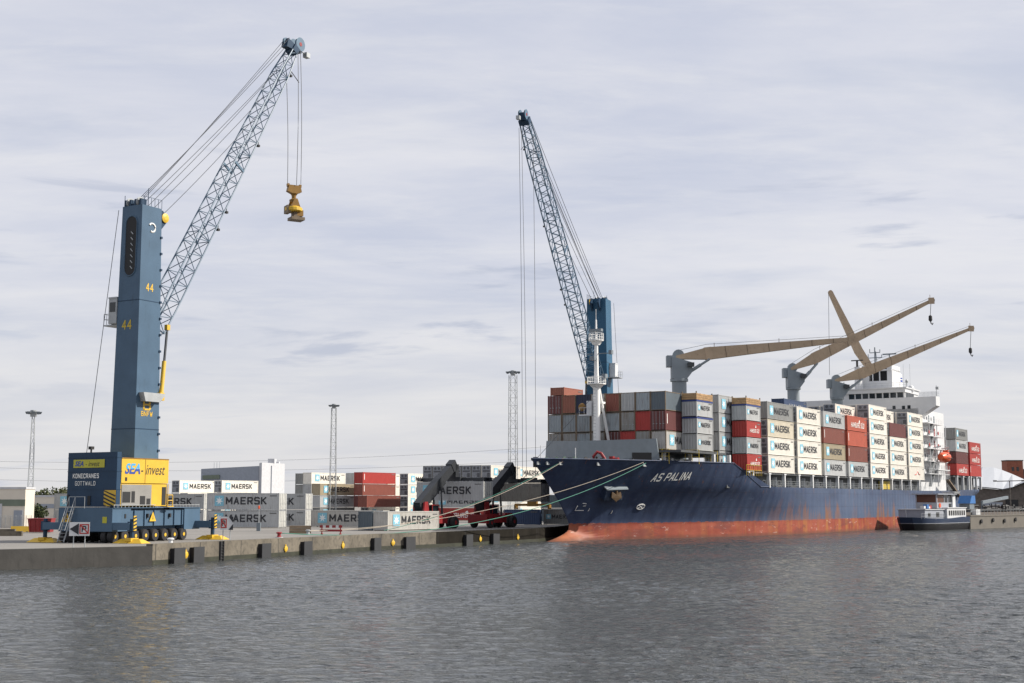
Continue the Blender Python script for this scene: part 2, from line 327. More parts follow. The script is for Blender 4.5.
GLY = {'M':[(0,0,0,1),(0,1,.5,.3),(.5,.3,1,1),(1,1,1,0)],'A':[(0,0,.5,1),(.5,1,1,0),(.2,.3,.8,.3)],'E':[(0,0,0,1),(0,1,1,1),(0,.5,.85,.5),(0,0,1,0)],
 'R':[(0,0,0,1),(0,1,.85,1),(.85,1,1,.85),(1,.85,1,.6),(1,.6,.85,.46),(.85,.46,0,.46),(.45,.46,1,0)],'S':[(1,.9,.85,1),(.85,1,.1,1),(.1,1,0,.88),(0,.88,0,.62),(0,.62,.12,.52),(.12,.52,.88,.48),(.88,.48,1,.38),(1,.38,1,.12),(1,.12,.9,0),(.9,0,.15,0),(.15,0,0,.1)],
 'K':[(0,0,0,1),(0,.42,.95,1),(.28,.58,1,0)],'H':[(0,0,0,1),(1,0,1,1),(0,.5,1,.5)],'B':[(0,0,0,1),(0,1,.8,1),(.8,1,.95,.85),(.95,.85,.95,.65),(.95,.65,.8,.52),(0,.52,.8,.52),(.8,.52,1,.38),(1,.38,1,.14),(1,.14,.85,0),(.85,0,0,0)],
 'U':[(0,1,0,.15),(0,.15,.15,0),(.15,0,.85,0),(.85,0,1,.15),(1,.15,1,1)],'G':[(1,.85,.85,1),(.85,1,.15,1),(.15,1,0,.85),(0,.85,0,.15),(0,.15,.15,0),(.15,0,.85,0),(.85,0,1,.15),(1,.15,1,.45),(1,.45,.55,.45)],
 'D':[(0,0,0,1),(0,1,.75,1),(.75,1,1,.8),(1,.8,1,.2),(1,.2,.75,0),(.75,0,0,0)],'P':[(0,0,0,1),(0,1,.85,1),(.85,1,1,.85),(1,.85,1,.6),(1,.6,.85,.46),(.85,.46,0,.46)],'L':[(0,1,0,0),(0,0,.95,0)],'I':[(.5,0,.5,1)],
 'N':[(0,0,0,1),(0,1,1,0),(1,0,1,1)],'4':[(.75,0,.75,1),(.75,1,0,.3),(0,.3,1,.3)],'C':[(1,.85,.85,1),(.85,1,.15,1),(.15,1,0,.85),(0,.85,0,.15),(0,.15,.15,0),(.15,0,.85,0),(.85,0,1,.15)],
 'O':[(0,.15,0,.85),(0,.85,.15,1),(.15,1,.85,1),(.85,1,1,.85),(1,.85,1,.15),(1,.15,.85,0),(.85,0,.15,0),(.15,0,0,.15)],'T':[(.5,0,.5,1),(0,1,1,1)],'W':[(0,1,.25,0),(.25,0,.5,.8),(.5,.8,.75,0),(.75,0,1,1)],'F':[(0,0,0,1),(0,1,1,1),(0,.5,.8,.5)],'J':[(1,1,1,.15),(1,.15,.8,0),(.8,0,.2,0),(.2,0,0,.2)]}
GLY['Ü'] = GLY['U'] + [(.22,1.22,.34,1.22),(.66,1.22,.78,1.22)]
def strokemesh(s, wd, ht, m, t=0.16, shear=0.0):
    """block lettering built from strokes, centred, reading along x, upright in z, facing -y"""
    key = ('st', s, round(wd,3), round(ht,3), m.name, t, shear)
    if key in _T: return _T[key]
    mb = MB(); x = 0.0; gw = 0.56; k = 0; segs = []
    for ch in s:
        if ch == ' ': x += 0.45; continue
        w_ = gw*1.25 if ch in 'MW' else (0.10 if ch == 'I' else gw)
        for (a,b,c,d) in GLY[ch]:
            if ch == 'I': a = c = 0.5
            segs.append((x+a*w_, b, x+c*w_, d))
        x += w_ + 0.16 + t
    tot = x - 0.16 - t; h = t/2
    ex = lambda q: ((q + h)/(tot+t) - 0.5)*wd; ez = lambda q: ((q*(1-t) + h) - 0.5)*ht
    for (a,b,c,d) in segs:
        b *= 1; v = Vector((c-a, (d-b)*1.0)); L_ = v.length or 1; v /= L_; n_ = Vector((-v.y, v.x))
        a2, b2, c2, d2 = a - v.x*h*0.8, b*(1-t) - v.y*h*0.8, c + v.x*h*0.8, d*(1-t) + v.y*h*0.8
        y = -0.0012*(k % 9); k += 1
        q = [(a2+n_.x*h, b2+n_.y*h), (a2-n_.x*h, b2-n_.y*h), (c2-n_.x*h, d2-n_.y*h), (c2+n_.x*h, d2+n_.y*h)]
        pts = []
        for (px, pz) in q:
            X = ((px + h)/(tot+t) - 0.5)*wd; Z = ((pz + h) - 0.5)*ht; pts.append((X + shear*Z, y, Z))
        mb.add(pts, [(0,1,2,3)])
    me = mb.mesh('lettering', [m]); _T[key] = me; return me
def stroke_at(parent, name, s, wd, ht, m, o, ax, az=(0,0,1), t=0.16, shear=0.0):
    ob = link(name, strokemesh(s, wd, ht, m, t, shear), parent)
    ax = Vector(ax).normalized(); az = Vector(az).normalized(); ay = az.cross(ax)
    ob.matrix_local = frame(o, ax, ay, az); return ob
def star_pts(r, r2, n):
    return [((r if i % 2 == 0 else r2) * math.sin(math.pi*i/n), (r if i % 2 == 0 else r2) * math.cos(math.pi*i/n)) for i in range(2*n)]

# ------------------------------------------------------------------ containers
CW = 2.438
_C = {}
def corr(mb, o, a, b, length, z0, z1, nrm, pitch=0.30, depth=0.036):
    """corrugated panel from o along a, facing nrm"""
    o = Vector(o); a = Vector(a); nrm = Vector(nrm); n = max(3, int(length / pitch)); p = length / n; pr = []
    for i in range(n):
        x = i * p; pr += [(x, 0), (x + p*0.28, 0), (x + p*0.5, -depth), (x + p*0.78, -depth)]
    pr.append((length, 0)); vs = []
    for (x, d) in pr:
        q = o + a*x + nrm*d; vs += [(q.x, q.y, z0), (q.x, q.y, z1)]
    mb.add(vs, [(2*i, 2*i+2, 2*i+3, 2*i+1) for i in range(len(pr)-1)])
def cont_meshes(Lc, Hc):
    k = (Lc, Hc)
    if k in _C: return _C[k]
    mb = MB(); i = 0.02
    corr(mb, (0.1, i, 0), (1,0,0), 0, Lc-0.2, 0.14, Hc-0.1, (0,-1,0)); corr(mb, (0.1, CW-i, 0), (1,0,0), 0, Lc-0.2, 0.14, Hc-0.1, (0,1,0))
    corr(mb, (i, 0.1, 0), (0,1,0), 0, CW-0.2, 0.14, Hc-0.1, (-1,0,0), 0.40, 0.06); corr(mb, (Lc-i, 0.1, 0), (0,1,0), 0, CW-0.2, 0.14, Hc-0.1, (1,0,0), 0.40, 0.06)
    mb.box(0.07, Lc-0.07, 0.07, CW-0.07, 0.10, 0.14); mb.box(0.07, Lc-0.07, 0.07, CW-0.07, Hc-0.08, Hc-0.03)
    body = mb.mesh('corrugated_body', [BOX['grey']])
    fr = MB(); s = 0.13
    for x in (0, Lc-s):
        for y in (0, CW-s): fr.box(x, x+s, y, y+s, 0.0, Hc)
    for y in (0, CW-0.09):
        fr.box(s, Lc-s, y, y+0.09, 0.09, 0.17); fr.box(s, Lc-s, y, y+0.09, Hc-0.14, Hc-0.05)
    for x in (0, Lc-0.09):
        fr.box(x, x+0.09, s, CW-s, 0.09, 0.17); fr.box(x, x+0.09, s, CW-s, Hc-0.14, Hc-0.05)
    frm = fr.mesh('frame', [BOX['grey']])
    dm = MB(); dx = -0.012
    for y in (0.16, CW/2+0.02): dm.box(dx, 0.0, y, y+CW/2-0.18, 0.18, Hc-0.14)
    door = dm.mesh('door', [BOX['grey']])
    bars = MB()
    for y in (0.42, 0.92, CW-0.92, CW-0.42): bars.tube((dx-0.04, y, 0.1), (dx-0.04, y, Hc-0.08), 0.028, 5); bars.box(dx-0.07, dx-0.02, y-0.2, y+0.05, 0.95, 1.02)
    barm = bars.mesh('locking_bar', [M['galv']])
    rf = MB(); rf.box(-0.02, 0.0, 0.15, CW-0.15, 0.2, Hc-0.15, 0)
    rf.box(-0.035, -0.02, 0.3, CW-0.3, Hc*0.50, Hc*0.62, 1); rf.box(-0.035, -0.02, 0.3, 1.0, 0.35, Hc*0.42, 1); rf.box(-0.04, -0.02, 1.2, CW-0.35, 0.45, Hc*0.40, 0)
    for y in (0.75, CW-0.75): rf.lathe([(0.30,0),(0.30,0.02)], (-0.02, y, Hc*0.79), (-1,0,0), 12, 1)
    ref = rf.mesh('refrigeration_unit', [M['reefer'], M['reefer_dk']])
    _C[k] = (body, frm, door, barm, ref); return _C[k]
_E = {}
def emblem_meshes(s):
    s = round(s, 2)
    if s in _E: return _E[s]
    a = MB(); a.box(-s/2, s/2, -0.006, 0.004, -s/2, s/2); b = MB()
    b.prism([(x, -0.012, z) for (x, z) in star_pts(s*0.42, s*0.17, 7)], (0, 0.005, 0))
    _E[s] = (a.mesh('emblem', [M['emblem']]), b.mesh('star', [M['star']])); return _E[s]
_K = {}
def code_mesh(Lc, Hc):
    if (Lc, Hc) in _K: return _K[(Lc, Hc)]
    b = MB()
    b.box(Lc-1.55, Lc-0.4, -0.004, 0.0, Hc-0.50, Hc-0.36)
    _K[(Lc, Hc)] = b.mesh('code_plate', [M['code']]); return _K[(Lc, Hc)]
def setmat(o, m):
    o.material_slots[0].link = 'OBJECT'; o.material_slots[0].material = m
def container(loc, rz, Lc, Hc, col, label, group, mark='star', end='plain', rear=None, framecol=None, blue_rail=False):
    c = thing('shipping_container', label, 'container', loc, rz, group)
    body, frm, door, barm, ref = cont_meshes(Lc, Hc)
    setmat(link('corrugated_body', body, c), BOX[col]); setmat(link('frame', frm, c), framecol or BOX[col])
    big = Lc > 9
    link('code_plate', code_mesh(Lc, Hc), c)
    if mark in ('star', 'redline'):
        ex, es = (2.0, 1.55) if big else (0.95, 0.80)
        tw, th, tx = (6.9, 1.12, 6.6) if big else (3.5, 0.66, 3.3)
        zc = Hc*0.53 + random.uniform(-0.05,0.07); dxj = random.uniform(-0.12,0.12); ex += dxj; tx += dxj + random.uniform(-0.08,0.08)
        if mark == 'star':
            em, st = emblem_meshes(es); e = link('emblem', em, c, (ex, 0.0, zc)); link('star', st, e)
            link('lettering', strokemesh('MAERSK', tw, th, M['ink'], 0.19), c, (tx, -0.002, zc))
        else:
            b = MB(); b.path([(4.2,0,1.1),(5.6,0,1.25),(6.6,0,1.9),(7.4,0,1.3),(8.4,0,1.2)], 0.10, 5); b.build('marking', M['pinkink'], c)
    elif mark == 'sud':
        tw, th, tx = (8.2, 0.95, 6.3) if big else (3.9, 0.6, 3.3)
        link('lettering', strokemesh('HAMBURG SÜD', tw, th, M['wink'], 0.13, 0.2), c, (tx, -0.002, Hc*0.42))
        b = MB(); q = 1.0 if big else 0.5
        b.prism([(tx+q*0.6, 0.0, Hc*0.62), (tx+q*1.5, 0.0, Hc*0.62), (tx+q*1.2, 0.0, Hc*0.80)], (0, 0.01, 0)); b.build('emblem', M['wink'], c)
    elif mark == 'tick':
        b = MB(); b.box(0.5, 0.68, 0.0, 0.012, Hc*0.35, Hc*0.85); b.build('marking', M['wink'], c)
    elif mark == 'cgm':
        b = MB(); b.box(7.2, 9.1, 0.0, 0.012, Hc*0.3, Hc*0.62); b.build('logo_panel', M['sea1'], c)
        b = MB(); b.box(9.2, 10.3, 0.0, 0.012, Hc*0.3, Hc*0.55); b.build('logo_panel', BOX['red'], c)
    elif mark == 'bluetext':
        link('lettering', strokemesh('HANJIN', 7.0, 0.95, BOX['light grey'], 0.16), c, (6.2, -0.002, Hc*0.5))
    if end == 'reefer': link('refrigeration_unit', ref, c)
    elif end == 'door':
        d = link('door', door, c); setmat(d, BOX[col]); link('locking_bar', barm, d)
    if rear == 'door':
        d = link('door', door, c); d.matrix_local = frame((Lc, CW, 0), (-1,0,0), (0,-1,0)); setmat(d, M['door']); link('locking_bar', barm, d)
    if blue_rail:
        b = MB(); b.box(0.0, Lc, -0.012, 0.0, Hc-0.26, Hc-0.02); b.box(-0.012, 0.0, -0.012, CW, Hc-0.26, Hc-0.02); b.build('top_rail', M['bluerail'], c)
    return c

# ================================================================== THE SETTING
SU = Vector((0.521, 0.8536, 0)); SU.normalize(); SV = Vector((SU.y, -SU.x, 0))      # aft, port
SO = Vector((41.6, 219.0, 0)) - SV*15.3                                              # ship origin on the centreline
SROT = math.atan2(SU.y, SU.x)
def S(u, w_, z=0.0): return SO + SU*u + SV*w_ + Vector((0,0,z))
def water_mesh():
    """a broad sheet of water; the part towards the quay carries real waves"""
    rng = np.random.default_rng(5)
    ys = [22.0]
    while ys[-1] < 420: ys.append(ys[-1] + max(0.15, 0.0027*ys[-1]))
    ys = np.array(ys); ts = np.arange(-0.80, 0.8001, 0.0026)
    Y, T = np.meshgrid(ys, ts, indexing='ij'); X = T*Y*1.0
    dy = np.maximum(0.15, 0.0027*Y)
    Z = np.zeros_like(X)
    gust = 0.80 + 0.30*np.sin(X*0.045+Y*0.022+1.0)*np.sin(Y*0.05-X*0.017+2.0) + 0.16*np.sin(X*0.11-Y*0.14+0.5)*np.sin(Y*0.03+X*0.02) + 0.12*np.sin(X*0.021+Y*0.16+0.3)
    for k in range(84):
        lam = 0.42*(3.2/0.42)**rng.random(); th = R(62) + rng.normal(0, 0.62); ph = rng.random()*6.283
        amp = WSLOPE*lam/6.283*(1.0 if lam < 1.2 else (1.2/lam)**0.45)
        kx, ky = 6.283/lam*math.cos(th), 6.283/lam*math.sin(th)
        w_ = X*kx + Y*ky + ph + 0.6*np.sin(X*0.09*math.sin(k)+Y*0.07*math.cos(k)+k)
        Z += amp*np.clip((lam/dy - 0.9)/0.8, 0, 1)*(np.sin(w_) + 0.22*np.sin(2*w_+1.57))
    Z *= gust
    nr, nc = X.shape; nv = nr*nc
    co = np.stack([X, Y, Z], -1).reshape(-1, 3)
    idx = np.arange(nv).reshape(nr, nc)
    q = np.stack([idx[:-1,:-1], idx[:-1,1:], idx[1:,1:], idx[1:,:-1]], -1).reshape(-1, 4)
    far = np.array([(-4000,-600,-0.35),(4000,-600,-0.35),(4000,7000,-0.35),(-4000,7000,-0.35)])
    co = np.vstack([co, far]); q = np.vstack([q, [[nv, nv+1, nv+2, nv+3]]])
    me = bpy.data.meshes.new('water'); me.vertices.add(len(co)); me.vertices.foreach_set('co', co.ravel())
    me.loops.add(q.size); me.loops.foreach_set('vertex_index', q.ravel().astype(np.int32)); me.polygons.add(len(q))
    me.polygons.foreach_set('loop_start', (np.arange(len(q))*4).astype(np.int32)); me.polygons.foreach_set('loop_total', np.full(len(q),4,dtype=np.int32))
    me.polygons.foreach_set('use_smooth', np.ones(len(q), dtype=bool)); me.update(calc_edges=True); me.materials.append(M['water']); return me
o = link('water', water_mesh()); o['kind'] = 'structure'

GZ = 1.6
edge = [Vector((-160.0, 12.0, 0)), Vector((-42.2,111.3,0)), Vector((-31.6,120.2,0)), Vector((-15.4,157.7,0)), Vector((-9.2,165.5,0)), Vector((-3.2,176.5,0)), Vector((3.6,188.5,0)),
        S(-28.9,-6.3), S(-10,-14.2), S(5,-17), S(205,-17), Vector((1200,470,0))]
land = edge + [Vector((3500,6500,0)), Vector((-3500,6500,0)), Vector((-3500,-400,0)), Vector((-160,-400,0))]
tri = tessellate_polygon([land])
g = MB(); g.add([(p.x,p.y,GZ) for p in land], [tuple(t) for t in tri]); o = g.build('ground', M['yard']); o['kind'] = 'structure'
def wallstrip(pts, name, m, label, z0, z1, thick=0.6):
    q = MB()
    for a, b in zip(pts[:-1], pts[1:]):
        d = (b-a).normalized(); nr = Vector((d.y, -d.x, 0))
        a2, b2 = a - nr*thick, b - nr*thick
        q.add([(a.x,a.y,z0),(b.x,b.y,z0),(b2.x,b2.y,z0),(a2.x,a2.y,z0),(a.x,a.y,z1),(b.x,b.y,z1),(b2.x,b2.y,z1),(a2.x,a2.y,z1)],
              [(0,3,2,1),(4,5,6,7),(0,1,5,4),(1,2,6,5),(2,3,7,6),(3,0,4,7)])
    o = q.build(name, m); tag(o, label, 'quay wall'); return o
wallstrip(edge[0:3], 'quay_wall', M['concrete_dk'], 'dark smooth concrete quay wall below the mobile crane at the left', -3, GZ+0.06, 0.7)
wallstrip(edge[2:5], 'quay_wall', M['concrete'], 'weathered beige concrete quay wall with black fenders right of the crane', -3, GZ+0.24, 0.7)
wallstrip(edge[4:], 'quay_wall', M['concrete_far'], 'dark quay wall below the reach stackers, running behind the ship', -3, GZ+0.27, 0.7)
# expansion joints are modelled as shallow dark wet band near the water
q = MB()
for a, b in zip(edge[2:8], edge[3:9]):
    d = (b-a).normalized(); nr = Vector((d.y,-d.x,0)); a1, b1 = a+nr*0.012, b+nr*0.012
    q.add([(a1.x,a1.y,-1),(b1.x,b1.y,-1),(b1.x,b1.y,0.42),(a1.x,a1.y,0.42)], [(0,1,2,3)])
o = q.build('waterline_algae', mat('wet_algae', (0.03,0.032,0.02), 0.5, 0, 0.4)); o['kind'] = 'structure'

q = MB()
for a, b in zip(edge[2:8], edge[3:9]):
    d = (b-a).normalized(); nr = Vector((d.y,-d.x,0)); L_ = (b-a).length
    for k in range(int(L_/6.5)+1):
        p = a + d*(0.4+6.5*k) + nr*0.006; q.add([(p.x,p.y,0.2),(p.x+d.x*0.07,p.y+d.y*0.07,0.2),(p.x+d.x*0.07,p.y+d.y*0.07,GZ+0.2),(p.x,p.y,GZ+0.2)], [(0,1,2,3)])
o = q.build('quay_joints', M['rubber']); o['kind'] = 'structure'
# arc-length helper along the edge
def edge_at_px(px):
    best = None
    for a, b in zip(edge[1:8], edge[2:9]):
        for i in range(201):
            p = a.lerp(b, i/200); x = proj((p.x,p.y,0.8))[0]
            if best is None or abs(x-px) < best[0]: best = (abs(x-px), p, (b-a).normalized())
    return best[1], best[2]
FEND = [(175.5,'first black fender left of the ladder, right below the crane',), (194.5,'black fender close beside the ladder on its left'), (262.5,'first black fender right of the ladder'),
        (304.5,'second black fender right of the ladder'), (374.5,'black fender left of the pale container standing at the edge'), (408,'black fender under the pale container standing at the edge'),
        (466.5,'black fender below the front reach stacker'), (493.5,'last black fender before the bow of the ship')]
for px, lb in FEND:
    p, d = edge_at_px(px); nr = Vector((d.y,-d.x,0))
    f = thing('quay_fender', lb, 'fender', p, math.atan2(d.y,d.x), 'rubber fenders on the quay wall')
    m = MB(); m.box(-0.78,0.78,-0.42,-0.02,-0.15,GZ-0.22); m.build('rubber_block', M['rubber'], f)
    m = MB(); m.box(-0.8,0.8,-0.49,-0.42,-0.2,GZ-0.18); m.build('facing_plate', M['fender_face'], f)
for px, lb in [(186,'yellow mooring disc between the two fenders below the crane'),(285,'yellow mooring disc between the two fenders right of the ladder'),(342,'yellow mooring disc halfway along the open quay wall'),
               (392.5,'yellow mooring disc under the pale container at the edge'),(480,'yellow mooring disc between the two fenders below the reach stackers'),(517.5,'yellow mooring disc nearest the bow of the ship')]:
    p, d = edge_at_px(px)
    f = thing('mooring_disc', lb, 'mooring point', p, math.atan2(d.y,d.x), 'yellow mooring discs on the quay wall')
    m = MB(); m.lathe([(0.12,0),(0.30,0.03),(0.30,0.10),(0.14,0.14)], (0,-0.02,0.75), (0,-1,0), 8); m.build('disc', M['yellow'], f)
    m = MB(); m.box(-0.07,0.07,-0.08,-0.02,0.4,1.2); m.build('stem', M['yellow'], f)
p, d = edge_at_px(221)
f = thing('quay_ladder', 'dark steel ladder set into the quay wall', 'ladder', p, math.atan2(d.y,d.x))
m = MB()
for x in (-0.25,0.25): m.box(x-0.04,x+0.04,-0.14,-0.03,-0.3,GZ+0.22)
for k in range(7): m.tube((-0.25,-0.09,-0.1+k*0.27),(0.25,-0.09,-0.1+k*0.27),0.03,5)
m.build('rails_and_rungs', M['rubber'], f)
m = MB(); m.box(-0.38,0.38,-0.028,-0.014,-0.2,GZ+0.22); m.build('recess_plate', M['dark'], f)

def tree(loc, h, r, m, label, n=900, group=None, squash=1.0):
    t = thing('tree', label, 'tree', loc, random.random()*6, group)
    tb = MB(); tb.tube((0,0,0),(0.1,0,h*0.45),0.045*h*0.5,7,0.02*h*0.5)
    for k in range(5):
        a = k*1.3; tb.tube((0.05,0,h*(0.25+0.05*k)),(math.cos(a)*r*0.6,math.sin(a)*r*0.6,h*(0.55+0.07*k)),0.012*h,5,0.004*h)
    tb.build('trunk', M['bark'], t)
    c = MB(); lobes = []
    for k in range(11):
        a = random.random()*6.28; q = random.random()**0.5*r*0.7
        lobes.append((math.cos(a)*q, math.sin(a)*q, h*(0.38+0.45*random.random()), r*(0.32+0.25*random.random())))
    for k in range(n):
        lx,ly,lz,lr = random.choice(lobes)
        while True:
            v = Vector((random.uniform(-1,1),random.uniform(-1,1),random.uniform(-1,1)))
            if 0.35 < v.length < 1: break
        p = Vector((lx,ly,lz)) + v*lr*1.0; p.z = min(max(p.z*squash + (1-squash)*lz, h*0.12), h)
        s = 0.09*r*random.uniform(0.5,1.1); nrm = Vector((random.gauss(0,1),random.gauss(0,1),random.gauss(0,1)+0.5)).normalized(); a = nrm.orthogonal().normalized(); b = nrm.cross(a)
        c.add([p-a*s-b*s*0.5, p+a*s-b*s*0.6, p+a*s*0.8+b*s*0.7, p-a*s*0.7+b*s], [(0,1,2,3)])
    c.build('crown', m, t); return t

# ------------------------------------------------------------------ far left: warehouse, trees, skip
def ypx(px, Y): return (px-CX)/F*Y*1.0
WY = 250.0
def building(name, label, x0p, x1p, Y, depth, ztop, m, cat='building', rz=0.0):
    t = thing(name, label, cat, (ypx(x0p,Y), Y, GZ), rz)
    return t, ypx(x1p,Y)-ypx(x0p,Y)
def zpx(py, Y): return at(CX, py, Y).z
bt, bw = building('warehouse', 'cream warehouse with dark green band at the far left edge', -60, 28.5, 205, 30, 0, None)
zt = zpx(489,205)-GZ; zb0 = zpx(506,205)-GZ; zb1 = zpx(499.5,205)-GZ
m = MB(); m.box(0,bw,0,4,0,zt); m.build('wall', M['cream_wall'], bt)
m = MB(); m.box(-0.05,bw+0.03,-0.06,-0.005,zb0,zb1); m.build('green_stripe', M['green_band'], bt)
m = MB(); m.box(-0.1,bw+0.1,-0.1,4.1,zt,zt+0.3); m.build('roof', M['shed_white'], bt)
m = MB(); m.box(bw-1.6,bw-0.3,-0.12,-0.01,0,2.6); m.build('side_door', M['shed_blue'], bt)
m = MB(); m.box(2,10,-0.09,-0.01,0,3.6); m.box(bw-9,bw-5,-0.09,-0.01,0,3.4); m.build('roller_door', M['shed_white'], bt)
bt, bw = building('long_shed', 'low cream shed behind the trees left of the crane', 26, 105, 262, 30, 0, None)
zt = zpx(497,262)-GZ
m = MB(); m.box(0,bw,0,20,0,zt); m.build('wall', M['cream_wall'], bt)
m = MB(); m.box(-0.1,bw+0.1,-0.1,20,zt,zt+0.35); m.build('roof', M['shed_white'], bt)
m = MB(); m.box(3,bw-2,-0.06,-0.01,zt*0.55,zt*0.72); m.build('window_band', M['shed_blue'], bt)
tree((ypx(43.5,225),225,GZ), zpx(501,225)-GZ, 2.0, M['leaf'], 'round dark green tree in front of the low cream shed', 900)
for k,(px,top) in enumerate([(30,490),(38,488),(46,486.5),(54,489),(62,487),(70,488.5)]):
    tree((ypx(px,330),330,GZ), zpx(top-1,330)-GZ, 3.2, M['leaf2'] if k%2 else M['leaf'], ['leftmost tree rising behind the shed roof beside the lamp mast','second tree from left behind the shed roof','tallest olive tree behind the shed roof','fourth tree from left behind the shed roof','fifth tree behind the shed roof near the crane','tree behind the shed roof half hidden by the crane house'][k], 500, 'trees behind the low shed')
p = on(29,533,GZ)
sk = thing('skip_container', 'dark red open waste skip below the left lamp mast', 'skip', p, 0.12)
m = MB(); m.frustum((1.25,1.1),1.25,1.1,0.1,1.45,1.25,1.75); m.build('bin', M['redpaint'], sk)
m = MB()
for k in range(5): m.box(0.05+k*0.58,0.13+k*0.58,-0.22,-0.02,0.15,1.7)
m.box(-0.25,2.75,-0.28,2.5,1.75,1.83); m.build('rib', M['redpaint'], sk)
p = on(11,532,GZ)
sk = thing('traffic_barrier', 'yellow concrete barrier on the yard at the far left', 'barrier', p, 0.05)
m = MB(); m.prism([(0,-0.3,0),(0,0.3,0),(0,0.12,0.75),(0,-0.12,0.75)], (2.6,0,0)); m.build('block', M['yellow'], sk)
m = MB(); m.box(0.3,0.6,-0.31,0.31,0,0.08); m.box(2.0,2.3,-0.31,0.31,0,0.08); m.build('foot', M['haz'], sk)
p = on(-6,536,GZ)
sk = thing('concrete_block', 'low beige concrete blocks at the left frame edge', 'block', p, 0.05)
m = MB(); m.box(0,3.2,-0.3,0.3,0,0.55); m.build('lower_block', M['concrete'], sk); 
m = MB(); m.box(0.2,2.4,-0.25,0.25,0.55,0.8); m.build('upper_block', M['concrete'], sk)
# mesh fence
p0 = on(0,528,GZ); p1 = on(31,528,GZ)
fe = thing('mesh_fence', 'wire mesh fence with steel posts in front of the cream warehouse', 'fence', p0, 0)
m = MB(); Lf = p1.x-p0.x
for k in range(7): m.tube((Lf*k/6,0,0),(Lf*k/6,0,1.9),0.04,5)
m.build('post', M['galv'], fe)
m = MB()
for k in range(9): m.tube((0,0,0.2+0.2*k),(Lf,0,0.2+0.2*k),0.012,4)
for k in range(36): m.tube((Lf*k/36,0,0.1),(Lf*k/36,0,1.85),0.01,4)
m.build('wire_mesh', M['galv'], fe)
# parked car at frame edge
p = on(1,527.5,GZ)
ca = thing('parked_car', 'dark blue parked car cut off by the left frame edge', 'car', p, 0.0)
m = MB(); prof = [(-2.1,0.35),(2.0,0.35),(2.05,0.75),(1.3,0.9),(0.6,1.4),(-1.2,1.42),(-1.9,0.95),(-2.12,0.8)]
m.prism([(x,-0.82,z) for x,z in prof], (0,1.64,0)); m.build('body', M['barge_blue'], ca)
m = MB(); m.prism([(x,-0.835,z) for x,z in [(-1.5,0.95),(1.05,0.93),(0.5,1.33),(-1.1,1.35)]], (0,1.67,0)); m.build('window', M['glass'], ca)
for x in (-1.35,1.3):
    for y in (-0.8,0.62):
        m = MB(); m.lathe([(0.25,0),(0.32,0.03),(0.32,0.15),(0.25,0.18)], (x,y,0.32), (0,1,0), 12); m.build('wheel', M['tyre'], ca)

# big shed behind the containers
bt = thing('industrial_building', 'tall blue-grey industrial building with a white end block behind the white containers', 'building', (ypx(196.5,520),520,GZ), 0)
k = 520/F
zt1 = zpx(467.5,520)-GZ; zt2 = zpx(463,520)-GZ; b1 = (252-196.5)*k; b2 = (260-196.5)*k; b3 = (281-196.5)*k
m = MB(); m.add([(0,10,0),(b2,0,0),(b2,30,0),(0,30,0),(0,10,zt1-0.3),(b2,0,zt1+0.6),(b2,30,zt1+0.6),(0,30,zt1-0.3)], [(0,3,2,1),(4,5,6,7),(0,1,5,4),(1,2,6,5),(2,3,7,6),(3,0,4,7)]); m.build('hall', M['shed_blue'], bt)
m = MB(); m.prism([(b2+0.1,0,0),(b2+2.2,-6,0),(b2+8.2,10,0),(b2+3,14,0)], (0,0,zt2)); m.build('end_block', M['shed_white'], bt)
m = MB(); m.bar((b2+4.75,0.4,2),(b2+4.75,0.4,zt2-1),0.3,0.3); m.build('panel_joint', M['shed_blue'], bt)
m = MB(); m.box(b2+3,b2+5.5,2,7,zt2,zt2+1.7); m.box(b2+5.5,b2+6.5,6,9,zt2,zt2+0.7); m.build('roof_unit', M['shed_white'], bt)
m = MB(); A = Vector((0.8,9.2,zt1-3.6)); B = Vector((8.0,6.3,zt1-3.4))
m.bar(A,B,0.2,1.5); m.build('sign_board', M['green_band'], bt)
m = MB()
for x in (2.4,3.5,4.6): m.tube((x,22,zt1-2),(x,22,zt1+2.2+(x%1)),0.08,5)
m.build('antenna', M['galv'], bt)

# far right: white-roofed warehouse, brick tower
RY = 430.0
k = RY/F
bt = thing('harbour_warehouse', 'dark warehouse with pale curved roof beyond the stern at the right edge', 'building', (ypx(975,RY),RY,GZ), 0)
def zp(py): return zpx(py,RY)-GZ
prof = []
for px,py in [(973,470),(981,467),(992,467.5),(1000,470),(1010,474),(1022,479.5),(1040,487),(1052,493)]: prof.append((ypx(px,RY+26)-ypx(975,RY), zpx(py,RY+26)-GZ))
low = [(ypx(px,RY)-ypx(975,RY), zp(y)) for px,y in zip([973,981,992,1000,1010,1022,1040,1052],[486,487,488,489,487,482,489,496])]
m = MB(); vs = [(x,0 ,z) for x,z in low] + [(x,26,z) for x,z in prof]; n = len(prof)
m.add(vs, [(i,i+1,n+i+1,n+i) for i in range(n-1)]); m.add([(x,y,z-0.3) for x,y,z in vs], [(i,i+1,n+i+1,n+i) for i in range(n-1)]); m.build('roof', M['roof_white'], bt)
m = MB(); m.prism([(x,1,z-0.35) for x,z in low] + [(low[-1][0],1,0),(low[0][0],1,0)], (0,4,0)); m.build('wall', M['shed_dark'], bt); m = MB(); m.box(low[0][0]+6,low[-1][0]+6,20,25,0,zp(489)); m.build('wall', M['shed_dark'], bt)
m = MB(); m.box(9,13,0.9,0.98,0,4.4); m.box(15,21,0.9,0.98,0,5.2); m.build('opening', M['dark'], bt)
m = MB(); m.box(2,8,0.88,0.98,2.4,3.6); m.build('window_band', M['shed_blue'], bt)
